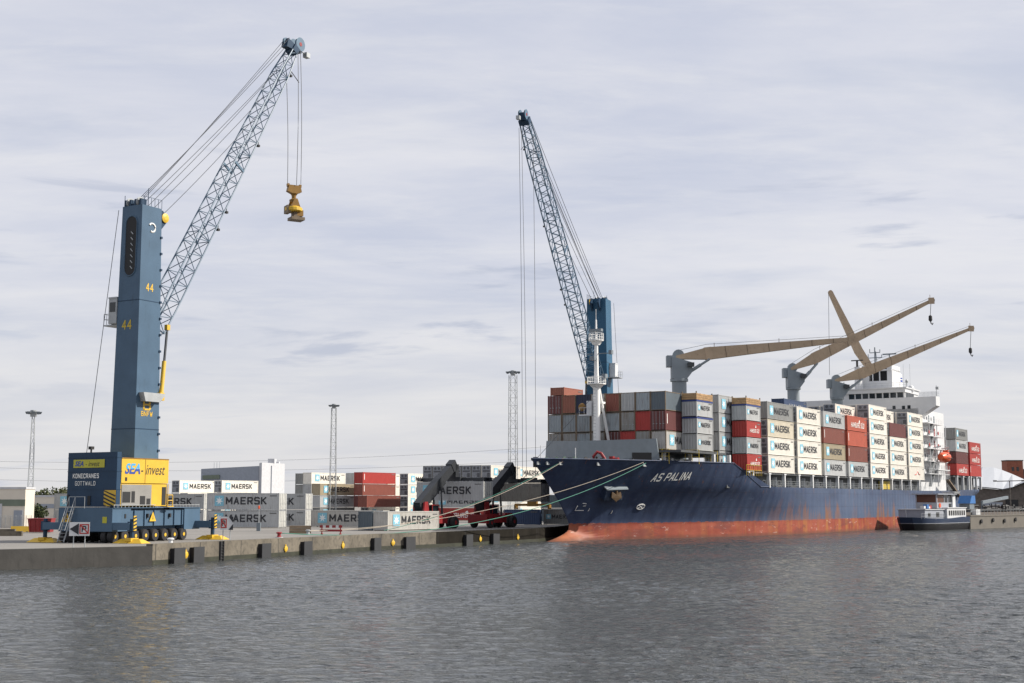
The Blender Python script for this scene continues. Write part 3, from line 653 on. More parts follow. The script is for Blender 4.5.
bt = thing('brick_tower', 'red brick tower block rising behind the pale warehouse roof', 'building', (ypx(1005,RY+40),RY+40,GZ), 0.0)
kk = (RY+40)/F
m = MB(); m.box(0,16*kk,0,5,0,zpx(461,RY+40)-GZ); m.build('wall', M['brick'], bt)
m = MB(); m.box(-0.15,16*kk+0.15,-0.15,5.15,zpx(461,RY+40)-GZ,zpx(460,RY+40)-GZ); m.build('parapet', M['shed_dark'], bt)
m = MB(); 
for x in (1.6,3.3): m.box(x,x+0.8,-0.06,-0.005,zpx(471,RY+40)-GZ,zpx(467,RY+40)-GZ)
m.build('window', M['glass'], bt)
m = MB(); m.box(16*kk+0.1,16*kk+9,1,9,0,zpx(469,RY+40)-GZ); m.build('side_wing', M['shed_dark'], bt)
lm = thing('street_lamp', 'dark twin-armed lamp post before the pale warehouse roof', 'lamp', (ypx(1007,RY-20),RY-20,GZ), 0)
m = MB(); m.tube((0,0,0),(0,0,10.0),0.18,6,0.12); m.build('pole', M['shed_dark'], lm)
m = MB(); m.bar((-4.5,0,9.9),(4.0,0,10.1),0.2,0.25); m.box(-4.9,-3.9,-0.2,0.2,9.8,10.2); m.box(3.6,4.6,-0.2,0.2,9.9,10.3); m.build('arm', M['shed_dark'], lm)

# ------------------------------------------------------------------ light masts
def light_mast(px, ytop, Y, label, wb=1.6, wt=0.7, hr=1.0):
    zt = zpx(ytop, Y)-GZ
    t = thing('light_mast', label, 'light mast', (at(px,ytop,Y).x, Y, GZ), 0.3, 'floodlight masts on the quay')
    m = MB()
    c = lambda sx, sy, f: Vector((sx*(wb+(wt-wb)*f)/2, sy*(wb+(wt-wb)*f)/2, zt*f))
    for sx in (-1,1):
        for sy in (-1,1): m.tube(c(sx,sy,0), c(sx,sy,1), 0.075, 5)
    N = int(zt/1.5)
    for i in range(N):
        f0, f1 = i/N, (i+1)/N
        for (a,b) in (((-1,-1),(1,-1)),((1,-1),(1,1)),((1,1),(-1,1)),((-1,1),(-1,-1))):
            m.tube(c(*a,f0), c(*b,f0), 0.028, 4, caps=False)
            m.tube(c(*(a if i%2 else b),f0), c(*(b if i%2 else a),f1), 0.028, 4, caps=False)
    m.build('lattice', M['galv'], t)
    m = MB(); m.tube((0,0,zt-0.1),(0,0,zt+0.9),0.5,8); 
    for k in range(8):
        a = k*math.pi/4; m.tube((0,0,zt+0.5),(hr*math.cos(a),hr*math.sin(a),zt+0.6),0.06,4)
    m.build('head_frame', M['galv'], t)
    for k in range(8):
        a = k*math.pi/4; x, y = hr*math.cos(a), hr*math.sin(a)
        m = MB(); m.frustum((x,y),0.15,0.15,zt+0.3,0.3,0.3,zt+0.65); m.build('floodlight', M['deckgrey'], t)
    return t
light_mast(33.5,416,210,'floodlight mast at the far left above the red skip',1.0,0.35,0.95)
light_mast(334,408,300,'floodlight mast in the middle distance behind the white stacked containers',1.4,0.95,0.95)
light_mast(513,375,270,'floodlight mast close to the bow of the ship behind the reach stackers',1.6,1.3,1.2)

# power lines across the far sky
for a, b, c in (((-30,468),(620,448),'upper'),((-30,474),(620,462),'middle'),((-30,486),(620,472),'lower')):
    A = at(a[0],a[1],760); B = at(b[0],b[1],760); m = MB(); pts = []
    for i in range(31): f = i/30; p = A.lerp(B,f); p.z -= 5.0*4*f*(1-f)-4; pts.append(p)
    m.path(pts, 0.055, 4); tag(m.build('power_line', M['cable']), c+' thin power line crossing the pale sky behind the crane', 'power line', 'power lines')

# ================================================================== YARD CONTAINERS
YG = 'containers stacked on the quay'
SH = SROT
def yc(px, Y, z, rz, Lc, Hc, col, label, **kw):
    p = at(px, 505, Y); return container((p.x, Y, z), rz, Lc, Hc, col, label, YG, **kw)
L40, L20 = 12.19, 6.06
def ystack(px, Y, rz, Lc, Hc, items, **kw):
    """items from the ground up: (colour, mark, label)"""
    for i, it in enumerate(items):
        if it is None: continue
        yc(px, Y, GZ + i*Hc + 0.01, rz, Lc, Hc, it[0], it[2], mark=it[1], **kw)
# white refrigerated boxes behind the crane
ystack(179, 310, SH, L40, 2.9, [('white','star','white container at ground level behind the grey containers, leftmost column beside the crane'),('white','star','white container in the middle of the leftmost white column beside the crane'),('white','star','white container on top of the leftmost white column, right of the yellow crane house')], end='reefer')
ystack(187.5, 304, SH, L40, 2.9, [('white','star','white container at ground level in front of the leftmost white column'),('white','star','white container one tier below the top, just above the lettered grey containers')], end='reefer')
ystack(221.4, 310, SH, L40, 2.9, [('white','star','white container at ground level left of the white industrial block'),('white','star','white container under the topmost one left of the white industrial block'),('white','star','topmost white container left of the white industrial block')], end='reefer')
# grey pair facing the water
GR = R(-18)
ystack(207, 207, GR, L40, 2.59, [('light grey','star','lower grey container of the front pair right of the crane, standing on the yard'),('light grey','star','upper grey container of the front pair right of the crane, large black lettering')], rear='door')
ystack(237, 219, GR, L40, 2.59, [('light grey','star','lower grey container behind the front pair, only its right end in view'),('light grey','star','upper grey container behind the front pair, last letters in view')], rear='door')
ystack(139, 226, GR, L40, 2.59, [('light grey','star','lower grey container hidden behind the crane chassis'),('light grey','star','grey container seen just above the blue crane chassis')], rear='door')
ystack(54, 214, GR, L40, 2.59, [('light grey','star','lower grey container between the dark tree and the crane'),('light grey','star','upper grey container between the dark tree and the crane')])
yc(311, 212, GZ, GR, L40, 2.59, 'pale grey', 'pale grey lettered container on the ground below the tan and grey stack')
# mixed stack in the middle
ystack(303, 313, SH, L40, 2.59, [None,('grey','star','grey container second from ground at the left of the middle stack'),('grey','star','grey container end third from ground at the left of the middle stack'),('grey','star','grey container end on top at the left of the middle stack')])
ystack(311, 304, SH, L40, 2.59, [None,('light grey','star','light grey container second from ground behind the tan one'),('light grey','star','light grey container third from ground behind the tan one'),('white','star','white container on top of the middle stack left of the bright red one')])
ystack(320, 297, SH, L40, 2.59, [('grey','star','grey container at ground level under the tan and grey pair'),('light grey','star','grey lettered container directly below the tan one in the middle stack'),('tan','star','tan lettered container directly below the white one in the middle stack')])
ystack(354, 309, SH, L40, 2.59, [None,None,('light grey','star','grey container third tier behind the red and brown boxes'),('light grey','star','grey container end left of the bright red container on top')])
ystack(362.5, 300, SH, L40, 2.59, [None,('maroon','none','dark red container end at the left of the long brown one'),('brown','tick','brown container directly below the bright red one'),('red','tick','bright red container on top of the middle stack')])
yc(367, 295, GZ+2.6, SH, L40, 2.59, 'brown', 'long red-brown container two tiers below the bright red one', mark='none')
ystack(369, 317, SH, L40, 2.59, [('white','star','white container at ground level right of the red stack'),('white','star','white container second from ground right of the red stack'),('white','star','white container third from ground right of the red stack'),('white','star','white container topmost right of the bright red one')], end='reefer')
ystack(408, 315, SH, L40, 2.59, [('white','star','white container at ground level behind the first reach stacker'),('white','star','white container second from ground left of the reach stacker boom'),('white','star','white container third from ground left of the reach stacker boom'),('white','star','topmost white container left of the reach stacker boom')], end='reefer')
# far row seen end-on above the reach stackers
base = at(491, 505, 290); base.z = 0
rowdir = Vector((-SV.x, -SV.y, 0)); ordn = ['rightmost','second from right','third from right','fourth from right','fifth from right','sixth from right','leftmost']
for j in range(7):
    for tier in (2, 3):
        q = base + rowdir*2.55*j
        container((q.x, q.y, GZ + tier*2.92), SH, L40, 2.9, 'white' if (j == 0 and tier == 3) else 'grey', '%s container, %s row of the far grey block above the reach stackers' % (ordn[j], 'top' if tier == 3 else 'second'), YG, mark='star', end='reefer')
for tier in (0, 1):
    container((base.x, base.y, GZ + tier*2.92), SH, L40, 2.9, 'light grey', '%s container at the right corner of the far grey block' % ('ground level' if tier == 0 else 'second from ground'), YG, mark='star', end='reefer')
ystack(433, 280, GR, L40, 2.59, [('red','sud','red container with white lettering on the ground behind the reach stackers'),('light grey','star','light grey container lying on the red one behind the reach stackers')])
ystack(504, 229, R(-10), L20, 2.59, [('blue','none','short blue container on the ground left of the ship bow')])
ystack(543.5, 232, R(-10), L20, 2.59, [('grey','star','short grey lettered container on the ground right of the blue one')])
ystack(541, 262, R(-10), L20, 2.59, [('slate','none','slate grey container at ground level behind the short grey one'),('slate','none','slate grey container stacked behind the yellow spreader beam, beside the bow')])
ystack(516, 300, SH, L40, 2.9, [('white','star','white container at ground level behind the second reach stacker'),('white','star','white container second from ground behind the second reach stacker'),('white','star','white container third from ground right of the second reach stacker boom'),('white','star','topmost white container right of the second reach stacker boom')])
# two boxes at the quay edge
yc(388, 184, GZ, SH, L40, 2.59, 'pale grey', 'pale rust-stained container with black lettering standing at the quay edge')
q = at(388, 505, 184); container((q.x, q.y, GZ), SH, L40, 2.59, 'slate', 'dark container standing close beside the pale one at the quay edge', YG, mark='none').location = (q.x + rowdir.x*2.6, q.y + rowdir.y*2.6, GZ)
# spare spreader on the blue box
p = at(514, 505, 230.5); sp_ = thing('lifting_spreader', 'yellow container spreader beam lying on top of the short blue container', 'spreader', (p.x, p.y, GZ+2.6), R(-10))
m = MB(); m.box(0,6.0,0.4,0.7,0.55,0.95); m.box(0,6.0,1.5,1.8,0.55,0.95); m.box(2.2,3.8,0.3,1.9,0.5,1.5); m.build('main_beam', M['ochre'], sp_)
for x in (0.0, 5.75):
    m = MB(); m.box(x,x+0.3,0.0,2.3,0.25,0.75)
    for y in (0.0,2.1): m.box(x,x+0.3,y,y+0.2,0.0,0.4)
    m.build('end_beam', M['ochre'], sp_)

# ================================================================== REACH STACKERS
def reach_stacker(loc, rz, label, tipx, tipz):
    t = thing('reach_stacker', label, 'reach stacker', loc, rz, 'reach stackers on the quay')
    m = MB(); m.box(-4.3,3.6,-1.0,1.0,0.75,1.75); m.box(-4.5,-2.9,-1.7,1.7,0.7,2.0); m.box(-2.7,-0.4,-1.75,-1.0,0.8,1.9); m.box(-2.7,1.2,1.0,1.75,0.8,1.9)
    m.frustum((2.6,0),1.3,1.0,1.75,0.9,0.9,2.2); m.build('chassis', M['redpaint'], t)
    m = MB(); m.prism([(-4.0,-1.05,1.9),(-2.6,-1.05,1.9),(-3.0,-1.05,3.9),(-3.7,-1.05,3.9)], (0,0.3,0)); m.prism([(-4.0,0.75,1.9),(-2.6,0.75,1.9),(-3.0,0.75,3.9),(-3.7,0.75,3.9)], (0,0.3,0)); m.build('boom_bracket', M['redpaint'], t)
    cab = MB(); cab.box(-1.6,0.2,-0.75,0.75,1.76,2.1); cab.box(-1.6,0.2,-0.75,0.75,3.35,3.5)
    for x in (-1.55,0.1):
        for y in (-0.75,0.67): cab.box(x,x+0.1,y,y+0.08,2.1,3.35)
    cb_ = cab.build('cab', M['redpaint'], t)
    m = MB(); m.box(-1.5,0.08,-0.66,0.66,2.1,3.34); m.build('cab_window', M['glass'], cb_)
    for x, r, ws in ((2.7,0.88,(-1.95,-1.2,0.65,1.4)), (-3.2,0.78,(-1.75,1.15))):
        for y in ws:
            wm = MB(); wm.lathe([(r*0.55,0),(r*0.93,0.02),(r,0.14),(r,0.46),(r*0.93,0.58),(r*0.55,0.6)], (x,y,r), (0,1,0), 18); wh = wm.build('wheel', M['tyre'], t, True)
            rm = MB(); rm.lathe([(r*0.34,-0.02),(r*0.26,-0.03)], (x,y,r), (0,1,0), 14); rm.lathe([(r*0.34,0.62),(r*0.26,0.63)], (x,y,r), (0,1,0), 14); rm.build('rim', M['redpaint'], wh)
    P0 = Vector((-3.35,0,3.55)); P1 = Vector((tipx,0,tipz)); d = (P1-P0).normalized(); mid = P0 + (P1-P0)*0.62; up = Vector((-d.z,0,d.x))
    m = MB(); m.bar(P0 - d*0.7, mid, 1.15, 1.5, up)
    m.bar(P0-d*0.9, P0-d*0.3, 1.25, 1.0, up); bo = m.build('boom', M['stacker'], t)
    m = MB(); m.bar(mid - d*0.4, P1, 0.95, 1.25, up); m.bar(P1-d*0.9, P1+d*0.3, 1.1, 1.45, up); m.build('boom_extension', M['stacker'], bo)
    for y in (-0.75,0.75):
        m = MB(); A = Vector((0.9,y,1.7)); B = P0+(P1-P0)*0.5 + Vector((0,y*0.9,-0.4)); C_ = A.lerp(B,0.55)
        m.tube(A,C_,0.16,8); m.tube(C_,B,0.1,8); m.build('lift_cylinder', M['stacker'], t)
    # head + spreader
    x = tipx+0.35; zs = tipz - 1.6
    m = MB(); m.box(x-0.4,x+0.4,-0.55,0.55,zs-0.2,tipz+0.1); m.box(x-0.8,x+0.8,-1.6,1.6,zs-0.75,zs-0.2); m.bar((x,-6.0,zs-0.55),(x,6.0,zs-0.55),0.8,0.45)
    for y in (-6.0,5.75): m.box(x-1.2,x+1.2,y,y+0.28,zs-0.85,zs-0.3)
    m.build('spreader', M['stacker'], t)
    return t, Vector((x,0,zs-0.87))
RZ = math.atan2(0.84, 0.545)
for (px, Yr, lab, clab, col, txp, tz) in ((420.5, 196, 'red reach stacker with dark boom nearest the pale container at the quay edge', 'light grey lettered container held up by the reach stacker nearer the crane', 'light grey', 4.6, 9.35),
                                    (481.5, 204, 'red reach stacker with dark boom nearest the ship bow', 'tan-grey container held up by the reach stacker nearer the ship bow', 'tan grey', 4.6, 9.2)):
    p = at(px, 505, Yr); hd = Vector((math.cos(RZ), math.sin(RZ), 0))
    o0 = Vector((p.x, Yr, GZ)) + hd*3.4
    t, hang = reach_stacker(o0, RZ, lab, txp, tz)
    c = o0 + hd*hang.x; lx = Vector((math.sin(RZ), -math.cos(RZ), 0))
    org = c - lx*L40/2 - hd*CW/2; org.z = GZ + hang.z - 2.9
    container(org, RZ - math.pi/2, L40, 2.9, col, clab, 'containers held by reach stackers', rear='door', mark='star' if col == 'light grey' else 'none')

# ================================================================== small quay things
def sign(px, py, Y, label, flip, wpx=19.5, hpx=13.5):
    p = at(px, py, Y); s = Y/F; wd, ht = wpx*s, hpx*s
    t = thing('no_berthing_sign', label, 'sign', (p.x, Y, GZ), R(8), 'no berthing signs on the quay'); z = p.z - GZ
    m = MB()
    for x in (-wd*0.28, wd*0.28): m.tube((x,0.05,-0.1),(x,0.05,z+ht*0.3),0.045,6)
    m.build('post', M['galv'], t)
    m = MB(); m.box(-wd/2,wd/2,-0.02,0.02,z-ht/2,z+ht/2); b = m.build('board', M['white'], t)
    k = -1 if flip else 1; q = ht*0.36; qx = wd*0.235; cx = -k*wd*0.5 + k*(qx + wd*0.03)
    m = MB(); fw = ht*0.085
    for (a0,a1,b0,b1) in ((-qx,qx,q-fw,q),(-qx,qx,-q,-q+fw),(-qx,-qx+fw,-q+fw,q-fw),(qx-fw,qx,-q+fw,q-fw)): m.box(cx+a0,cx+a1,-0.032,-0.022,z+b0,z+b1)
    m.bar((cx-qx*0.85,-0.04,z+q*0.85),(cx+qx*0.85,-0.04,z-q*0.85),0.01,fw,(0.7,0,0.7)); m.build('red_symbol', BOX['red'], b)
    stroke_at(b, 'letter', 'P', qx*1.0, q*1.25, M['ink'], (cx-qx*0.05,-0.024,z), (1,0,0), t=0.2)
    m = MB(); X = k*wd/2
    if flip:
        m.prism([(X*0.97,-0.024,z),(X*0.06,-0.024,z+ht*0.42),(X*0.06,-0.024,z-ht*0.42)], (0,-0.006,0))
    else:
        m.prism([(X,-0.024,z+ht/2),(X,-0.024,z+ht*0.02),(X-k*wd*0.36,-0.024,z+ht/2)], (0,-0.006,0)); m.prism([(X,-0.024,z-ht*0.02),(X,-0.024,z-ht/2),(X-k*wd*0.36,-0.024,z-ht/2)], (0,-0.006,0))
    m.build('arrow', M['ink'], b)
sign(79.5, 529, 118.5, 'white no berthing sign with black arrow pointing left, in front of the crane', True)
sign(226.8, 523.3, 133, 'white no berthing sign with white arrow pointing right, right of the crane', False, 12.5, 13)
# bollards, debris
def bollard(px, py, label, m_='white'):
    p = on(px, py, GZ); t = thing('mooring_bollard', label, 'bollard', p, 0, 'bollards along the quay')
    m = MB(); m.lathe([(0.34,0),(0.3,0.06),(0.2,0.15),(0.19,0.4),(0.33,0.46),(0.33,0.55),(0.2,0.62)], (0,0,0), n=12); m.build('post', M[m_], t, True)
    m = MB(); m.lathe([(0.48,0),(0.46,0.05)], (0,0,0.005), n=12); m.build('base_plate', M['galv'], t); return p
bollard(170.5, 544.5, 'white bollard on the quay edge below the crane wheels')
B1 = bollard(279, 537.5, 'red bollard on the quay edge where the green rope ends', 'redpaint')
B2 = bollard(308, 534.8, 'grey bollard on the quay edge where the pale ropes end', 'galv')
p = on(300, 533.5, GZ); t = thing('timber_stack', 'brown stack of timber dunnage on the quay behind the bollards', 'timber', p, 0.2)
for k in range(3):
    m = MB()
    for j in range(4): m.box(-1.3, 1.3, -0.9+j*0.46, -0.52+j*0.46, 0.02+k*0.33, 0.3+k*0.33)
    m.build('timber_layer', M['rail'], t)
p = on(331, 534.5, GZ); t = thing('road_barrier', 'low red and white barrier on the quay below the pale grey container', 'barrier', p, -0.15)
for x in (-1.2, 1.1):
    m = MB(); m.box(x, x+0.12, -0.3, 0.3, 0, 0.12); m.box(x, x+0.12, -0.05, 0.05, 0, 1.15); m.build('foot', M['redpaint'], t)
m = MB(); m.box(-1.4,1.4,-0.08,-0.055,0.35,0.6); m.box(-1.4,1.4,-0.08,-0.055,0.8,1.1); m.build('board', M['redpaint'], t)
m = MB()
for x in (-1.0,-0.2,0.6): m.box(x,x+0.35,-0.095,-0.082,0.8,1.1)
m.build('white_stripe', M['white'], t)
p = on(258.5, 531, GZ); t = thing('marker_pole', 'thin marker pole with orange top before the grey container pair', 'pole', p, 0)
m = MB(); m.tube((0,0,0),(0,0,2.9),0.06,6); m.build('pole', M['galv'], t); m = MB(); m.lathe([(0.05,2.9),(0.13,3.0),(0.13,3.3),(0.04,3.4)], n=8); m.build('lamp', M['orange'], t); m = MB(); m.box(-0.25,0.25,-0.2,0.2,0.0,1.1); m.build('cabinet', M['deckgrey'], t)

# ================================================================== MOBILE HARBOUR CRANES
def solve_r(C, d, px, py, r0=3, r1=80):
    best = None
    for i in range(2000):
        r = r0 + (r1-r0)*i/1999; q = C + d*r; z = at(px,py,q.y).z; e = abs(proj((q.x,q.y,z))[0]-px)
        if best is None or e < best[0]: best = (e, r, z)
    return best[1], best[2]
def crane(C, beta, alpha, label, top_px, tip_px, pivot_z, sc=1.0, detail=True):
    """C: slewing centre on the ground; beta: boom heading; alpha: chassis heading (both clockwise from +Y)"""
    d = Vector((math.sin(beta), math.cos(beta), 0)); l = Vector((-d.y, d.x, 0))
    a = Vector((math.sin(alpha), math.cos(alpha), 0)); al = Vector((-a.y, a.x, 0))
    t = thing('mobile_harbour_crane', label, 'crane', (C.x, C.y, GZ))
    FU = frame((0,0,0), d, l); FC = frame((0,0,0), a, al)
    ztop = at(*top_px, C.y).z - GZ
    # --- chassis
    m = MB(FC); m.box(-7.3,7.3,-2.9,2.9,1.55,3.15); m.box(-7.5,-4.6,-3.1,3.1,1.1,3.3); m.box(4.6,7.5,-3.1,3.1,1.1,3.3); m.box(-4.2,4.2,-2.2,2.2,0.9,1.55)
    ch = m.build('chassis', M['crane'], t)
    m = MB(FC)
    for x in (-3.9,-2.2,-0.6,1.2,2.9,4.3): m.box(x,x+0.16,-3.04,-2.9,1.6,3.1); m.box(x,x+0.16,2.9,3.04,1.6,3.1)
    m.box(-7.35,7.35,-3.2,3.2,3.3,3.36); m.build('rib', M['crane'], ch)
    m = MB(FC)
    for k in range(26): m.tube((-7.3+k*0.58,-3.12,3.36),(-7.3+k*0.58,-3.12,3.62),0.03,4)
    m.tube((-7.3,-3.12,3.62),(7.3,-3.12,3.62),0.035,4); m.build('deck_rail', M['galv'], ch)
    if detail:
        for (x,y,nx,ny) in ((-0.9,-3.06,0,-1),(-7.56,2.1,-1,0)):
            m = MB(FC); ax = Vector((1,0,0)) if ny else Vector((0,-1,0)); o_ = Vector((x,y,2.0)); n_ = Vector((nx,ny,0))
            m.prism([o_-ax*0.55, o_+ax*0.55, o_+Vector((0,0,0.95))], n_*0.02); wt = m.build('warning_sign', M['yellow'], ch)
            m = MB(FC); o2 = o_+n_*0.022; m.prism([o2-ax*0.07+Vector((0,0,0.18)), o2+ax*0.07+Vector((0,0,0.18)), o2+Vector((0,0,0.66))], n_*0.01); m.build('symbol', M['haz'], wt)
        m = MB(FC); m.box(-7.53,-7.505,-2.5,-2.0,1.9,2.5); m.build('notice_plate', M['seay'], ch)
        for k,(x,y) in enumerate(((-5.6,-2.95),(-1.8,-2.92),(2.0,-2.92))):
            m = MB(FC); m.box(x,x+0.22,y-0.2,y,2.35,2.75); m.build('hatch_handle', M['dark'], ch)
        # ladder at the end face
        m = MB(FC); 
        for y in (1.3,2.0): m.bar((-8.9,y,0.1),(-7.5,y,3.4),0.07,0.12)
        for k in range(9): m.bar((-8.9+1.4*k/9,1.3,0.25+3.1*k/9),(-8.9+1.4*k/9,2.0,0.25+3.1*k/9),0.22,0.03)
        for y in (1.3,2.0): m.tube((-8.8,y,1.2),(-7.4,y,4.4),0.03,5); m.tube((-7.4,y,3.3),(-7.4,y,4.4),0.03,5)
        m.tube((-7.4,0.2,4.4),(-7.4,2.0,4.4),0.03,5); m.tube((-7.4,0.2,3.3),(-7.4,0.2,4.4),0.03,5); m.build('stair', M['galv'], t)
    for x in (-6.9,-5.3,-3.6,-1.95,-0.3,1.35,3.0,4.65):
        for y in (-3.05,-2.3,1.75,2.5):
            wm = MB(FC); r = 0.62; wm.lathe([(r*0.5,0),(r*0.92,0.02),(r,0.12),(r,0.42),(r*0.92,0.53),(r*0.5,0.55)], (x,y,r), (0,1,0), 16); wh = wm.build('wheel', M['tyre'], t, True)
            if y < -3 or y > 2.4:
                s_ = -0.03 if y < 0 else 0.58
                rm = MB(FC); rm.lathe([(r*0.30,0),(r*0.27,0.02),(r*0.15,0.05)], (x,y+s_,r), (0,1,0), 12); rm.build('rim', M['yellow'], wh)
    for sx in (-1,1):
        for sy in (-1,1):
            x, y = 7.0*sx, 5.0*sy
            m = MB(FC); m.box(x-0.45,x+0.45,2.4*sy,y,1.25,1.95); ob = m.build('outrigger_beam', M['crane'], t)
            m = MB(FC); m.tube((x,y,0.35),(x,y,2.3),0.2,10); m.box(x-0.3,x+0.3,y-0.3,y+0.3,1.15,2.05); m.build('outrigger_jack', M['crane_dk'], ob)
            if sy < 0:
                m = MB(FC); m.box(x-0.22,x+0.22,y-0.36,y-0.31,1.2,2.6); pl = m.build('warning_plate', M['yellow'], ob)
                m = MB(FC)
                for k in range(4): m.prism([(x-0.22,y-0.365,1.25+k*0.34),(x+0.22,y-0.365,1.38+k*0.34),(x+0.22,y-0.365,1.55+k*0.34),(x-0.22,y-0.365,1.42+k*0.34)], (0,-0.008,0))
                m.build('stripe', M['haz'], pl)
            pm = MB(FC)
            for j in (-1,1): pm.frustum((x,y+j*0.85),0.75,0.8,0.02,0.25,0.55,0.42,(x,y+j*0.5))
            pm.box(x-0.6,x+0.6,y-0.35,y+0.35,0.2,0.5); pm.build('outrigger_pad', M['yellow'], t)
    # --- slewing ring and house
    m = MB(FU); m.lathe([(2.2,3.1),(2.2,3.4)], n=24); m.build('slewing_ring', M['dark'], t)
    m = MB(FU); m.box(-5.55,-5.0,-3.35,3.35,3.45,8.75); m.box(-5.58,-4.88,-3.38,3.38,6.85,6.92); m.box(-5.58,-4.88,-3.38,3.38,5.1,5.16); m.box(-5.58,-4.88,-3.38,3.38,8.2,8.26); cw = m.build('counterweight', M['crane_dk'], t)
    m = MB(FU); m.box(-4.895,1.5,-3.3,3.3,5.75,8.2); hs = m.build('machine_house', M['yellow'], t)
    m = MB(FU); m.box(-4.895,1.45,-3.2,3.2,3.5,5.73); lw = m.build('lower_house', M['yellow'], t)
    if detail:
        m = MB(FU); m.box(-4.75,-0.75,-3.26,-3.205,3.55,5.6); lv = m.build('louvre_panel', M['louvre'], lw)
        m = MB(FU)
        for (x0,x1,z0,z1) in ((-4.65,-3.6,3.85,4.9),(-3.45,-3.0,3.85,4.95),(-2.3,-1.6,3.6,4.5),(-1.4,-0.9,3.65,4.25)): m.box(x0,x1,-3.275,-3.262,z0,z1)
        m.build('vent', M['dark'], lv)
        m = MB(FU); m.box(0.75,1.3,-3.23,-3.205,3.6,5.4); m.build('doorway', M['dark'], lw)
        m = MB(FU)
        for x in (1.5,2.2): m.tube((x,-3.3,3.5),(x,-3.3,5.7 if x<2 else 4.6),0.05,5)
        m.tube((1.5,-3.3,4.6),(2.2,-3.3,4.6),0.05,5); m.tube((1.5,-3.3,4.05),(2.2,-3.3,4.05),0.04,5); m.box(1.4,2.3,-3.4,-2.4,3.42,3.5); m.build('access_platform', M['yellow'], lw)
        m = MB(FU); m.box(-4.4,-4.15,-3.33,-3.305,5.95,6.3); m.build('small_window', M['dark'], hs)
        m = MB(FU); m.box(-1.75,-1.70,-3.32,-3.302,5.75,8.2); m.box(-4.9,1.52,-3.33,-3.302,8.12,8.22); m.build('panel_joint', M['ochre'], hs)
        text_at(hs, 'lettering', 'SEA', 2.05, 1.05, M['sea2'], FU@Vector((-3.45,-3.312,7.15)), d, bold=0.03, shear=0.3)
        text_at(hs, 'lettering', '- invest', 3.3, 0.95, M['ink'], FU@Vector((-0.65,-3.312,7.08)), d, shear=0.3)
        # darker lower half of the letters
        e = text_at(hs, 'lettering', 'SEA', 2.05, 1.05, M['sea1'], FU@Vector((-3.45,-3.318,7.15)), d, bold=0.03, shear=0.3)
        me = e.data.copy(); bm = bmesh.new(); bm.from_mesh(me); bmesh.ops.bisect_plane(bm, geom=bm.verts[:]+bm.edges[:]+bm.faces[:], plane_co=(0,0,-0.02), plane_no=(0,0,1), clear_outer=True); bm.to_mesh(me); bm.free(); e.data = me
        # rear plate and lettering
        m = MB(FU); m.box(-5.605,-5.585,-1.7,2.55,7.25,8.05); pl = m.build('name_plate', M['seay'], cw)
        text_at(pl, 'lettering', 'SEA', 1.2, 0.52, M['sea1'], FU@Vector((-5.612,1.75,7.65)), -l, bold=0.03, shear=0.3)
        text_at(pl, 'lettering', '- invest', 1.9, 0.48, M['ink'], FU@Vector((-5.612,-0.1,7.62)), -l, shear=0.3)
        stroke_at(cw, 'lettering', 'KONECRANES', 3.6, 0.46, M['wink'], FU@Vector((-5.592,0.8,6.45)), -l, t=0.17)
        stroke_at(cw, 'lettering', 'GOTTWALD', 2.8, 0.42, M['wink'], FU@Vector((-5.592,0.85,5.72)), -l, t=0.12)
        m = MB(FU); m.box(-5.6,-5.585,-3.3,-1.75,3.5,5.05); hp = m.build('hazard_panel', M['yellow'], cw)
        m = MB(FU)
        for k in range(5):
            z0 = 3.5+k*0.36
            m.prism([(-5.602,-1.75,min(z0+0.0,5.05)),(-5.602,-1.75,min(z0+0.17,5.05)),(-5.602,-3.3,max(3.5,min(z0-0.55+0.17,5.05))),(-5.602,-3.3,max(3.5,z0-0.55))] if z0-0.55+0.17>3.52 else
                    [(-5.602,-1.75,z0),(-5.602,-1.75,z0+0.17),(-5.602,-1.75-(z0+0.17-3.5)/0.355,3.5),(-5.602,-1.75-max(0.01,(z0-3.5))/0.355,3.5)], (-0.006,0,0))
        m.build('stripe', M['haz'], hp)
        m = MB(FU); m.tube((-5.2,0.6,8.75),(-5.2,0.6,9.05),0.1,6); m.box(-5.4,-5.0,0.4,0.8,9.05,9.35); m.build('beacon', M['dark'], cw)
        m = MB(FU); m.box(-5.62,-5.59,0.05,0.45,3.6,4.5); m.box(-5.62,-5.59,3.0,3.3,3.6,4.6); m.build('vent', M['dark'], cw)
    # --- tower
    zb = 3.4; b0, b1 = 1.74*sc, 1.38*sc
    hw = lambda z: b0 + (b1-b0)*(z-zb)/(ztop-zb)
    m = MB(FU); m.frustum((0,0),b0,b0,zb,b1,b1,ztop); tw = m.build('tower', M['crane'] if detail else M['crane_bright'], t)
    m = MB(FU)
    for z in (11.2, 24.5*ztop/34.5):
        h_ = hw(z)+0.02; m.box(-h_,h_,-h_,h_,z,z+0.08)
    for z in [9+k*1.7 for k in range(int((ztop-10)/1.7))]:
        h_ = hw(z); m.box(h_*0.9,h_+0.10,-h_-0.10,-h_*0.9,z,z+0.22)
    m.build('flange', M['crane_dk'], tw)
    zs0, zs1 = ztop*0.785, ztop-1.1
    m = MB(FU); hx = hw((zs0+zs1)/2); pts = []
    for k in range(9): a_ = math.pi*k/8; pts.append((math.cos(a_)*0.8, zs1-0.8+math.sin(a_)*0.8))
    for k in range(9): a_ = math.pi+math.pi*k/8; pts.append((math.cos(a_)*0.8, zs0+0.8+math.sin(a_)*0.8))
    m.prism([(-hw(z)-0.012, y, z) for y,z in pts], (-0.02,0,0)); sl_ = m.build('rope_slot', M['dark'], tw)
    m = MB(FU)
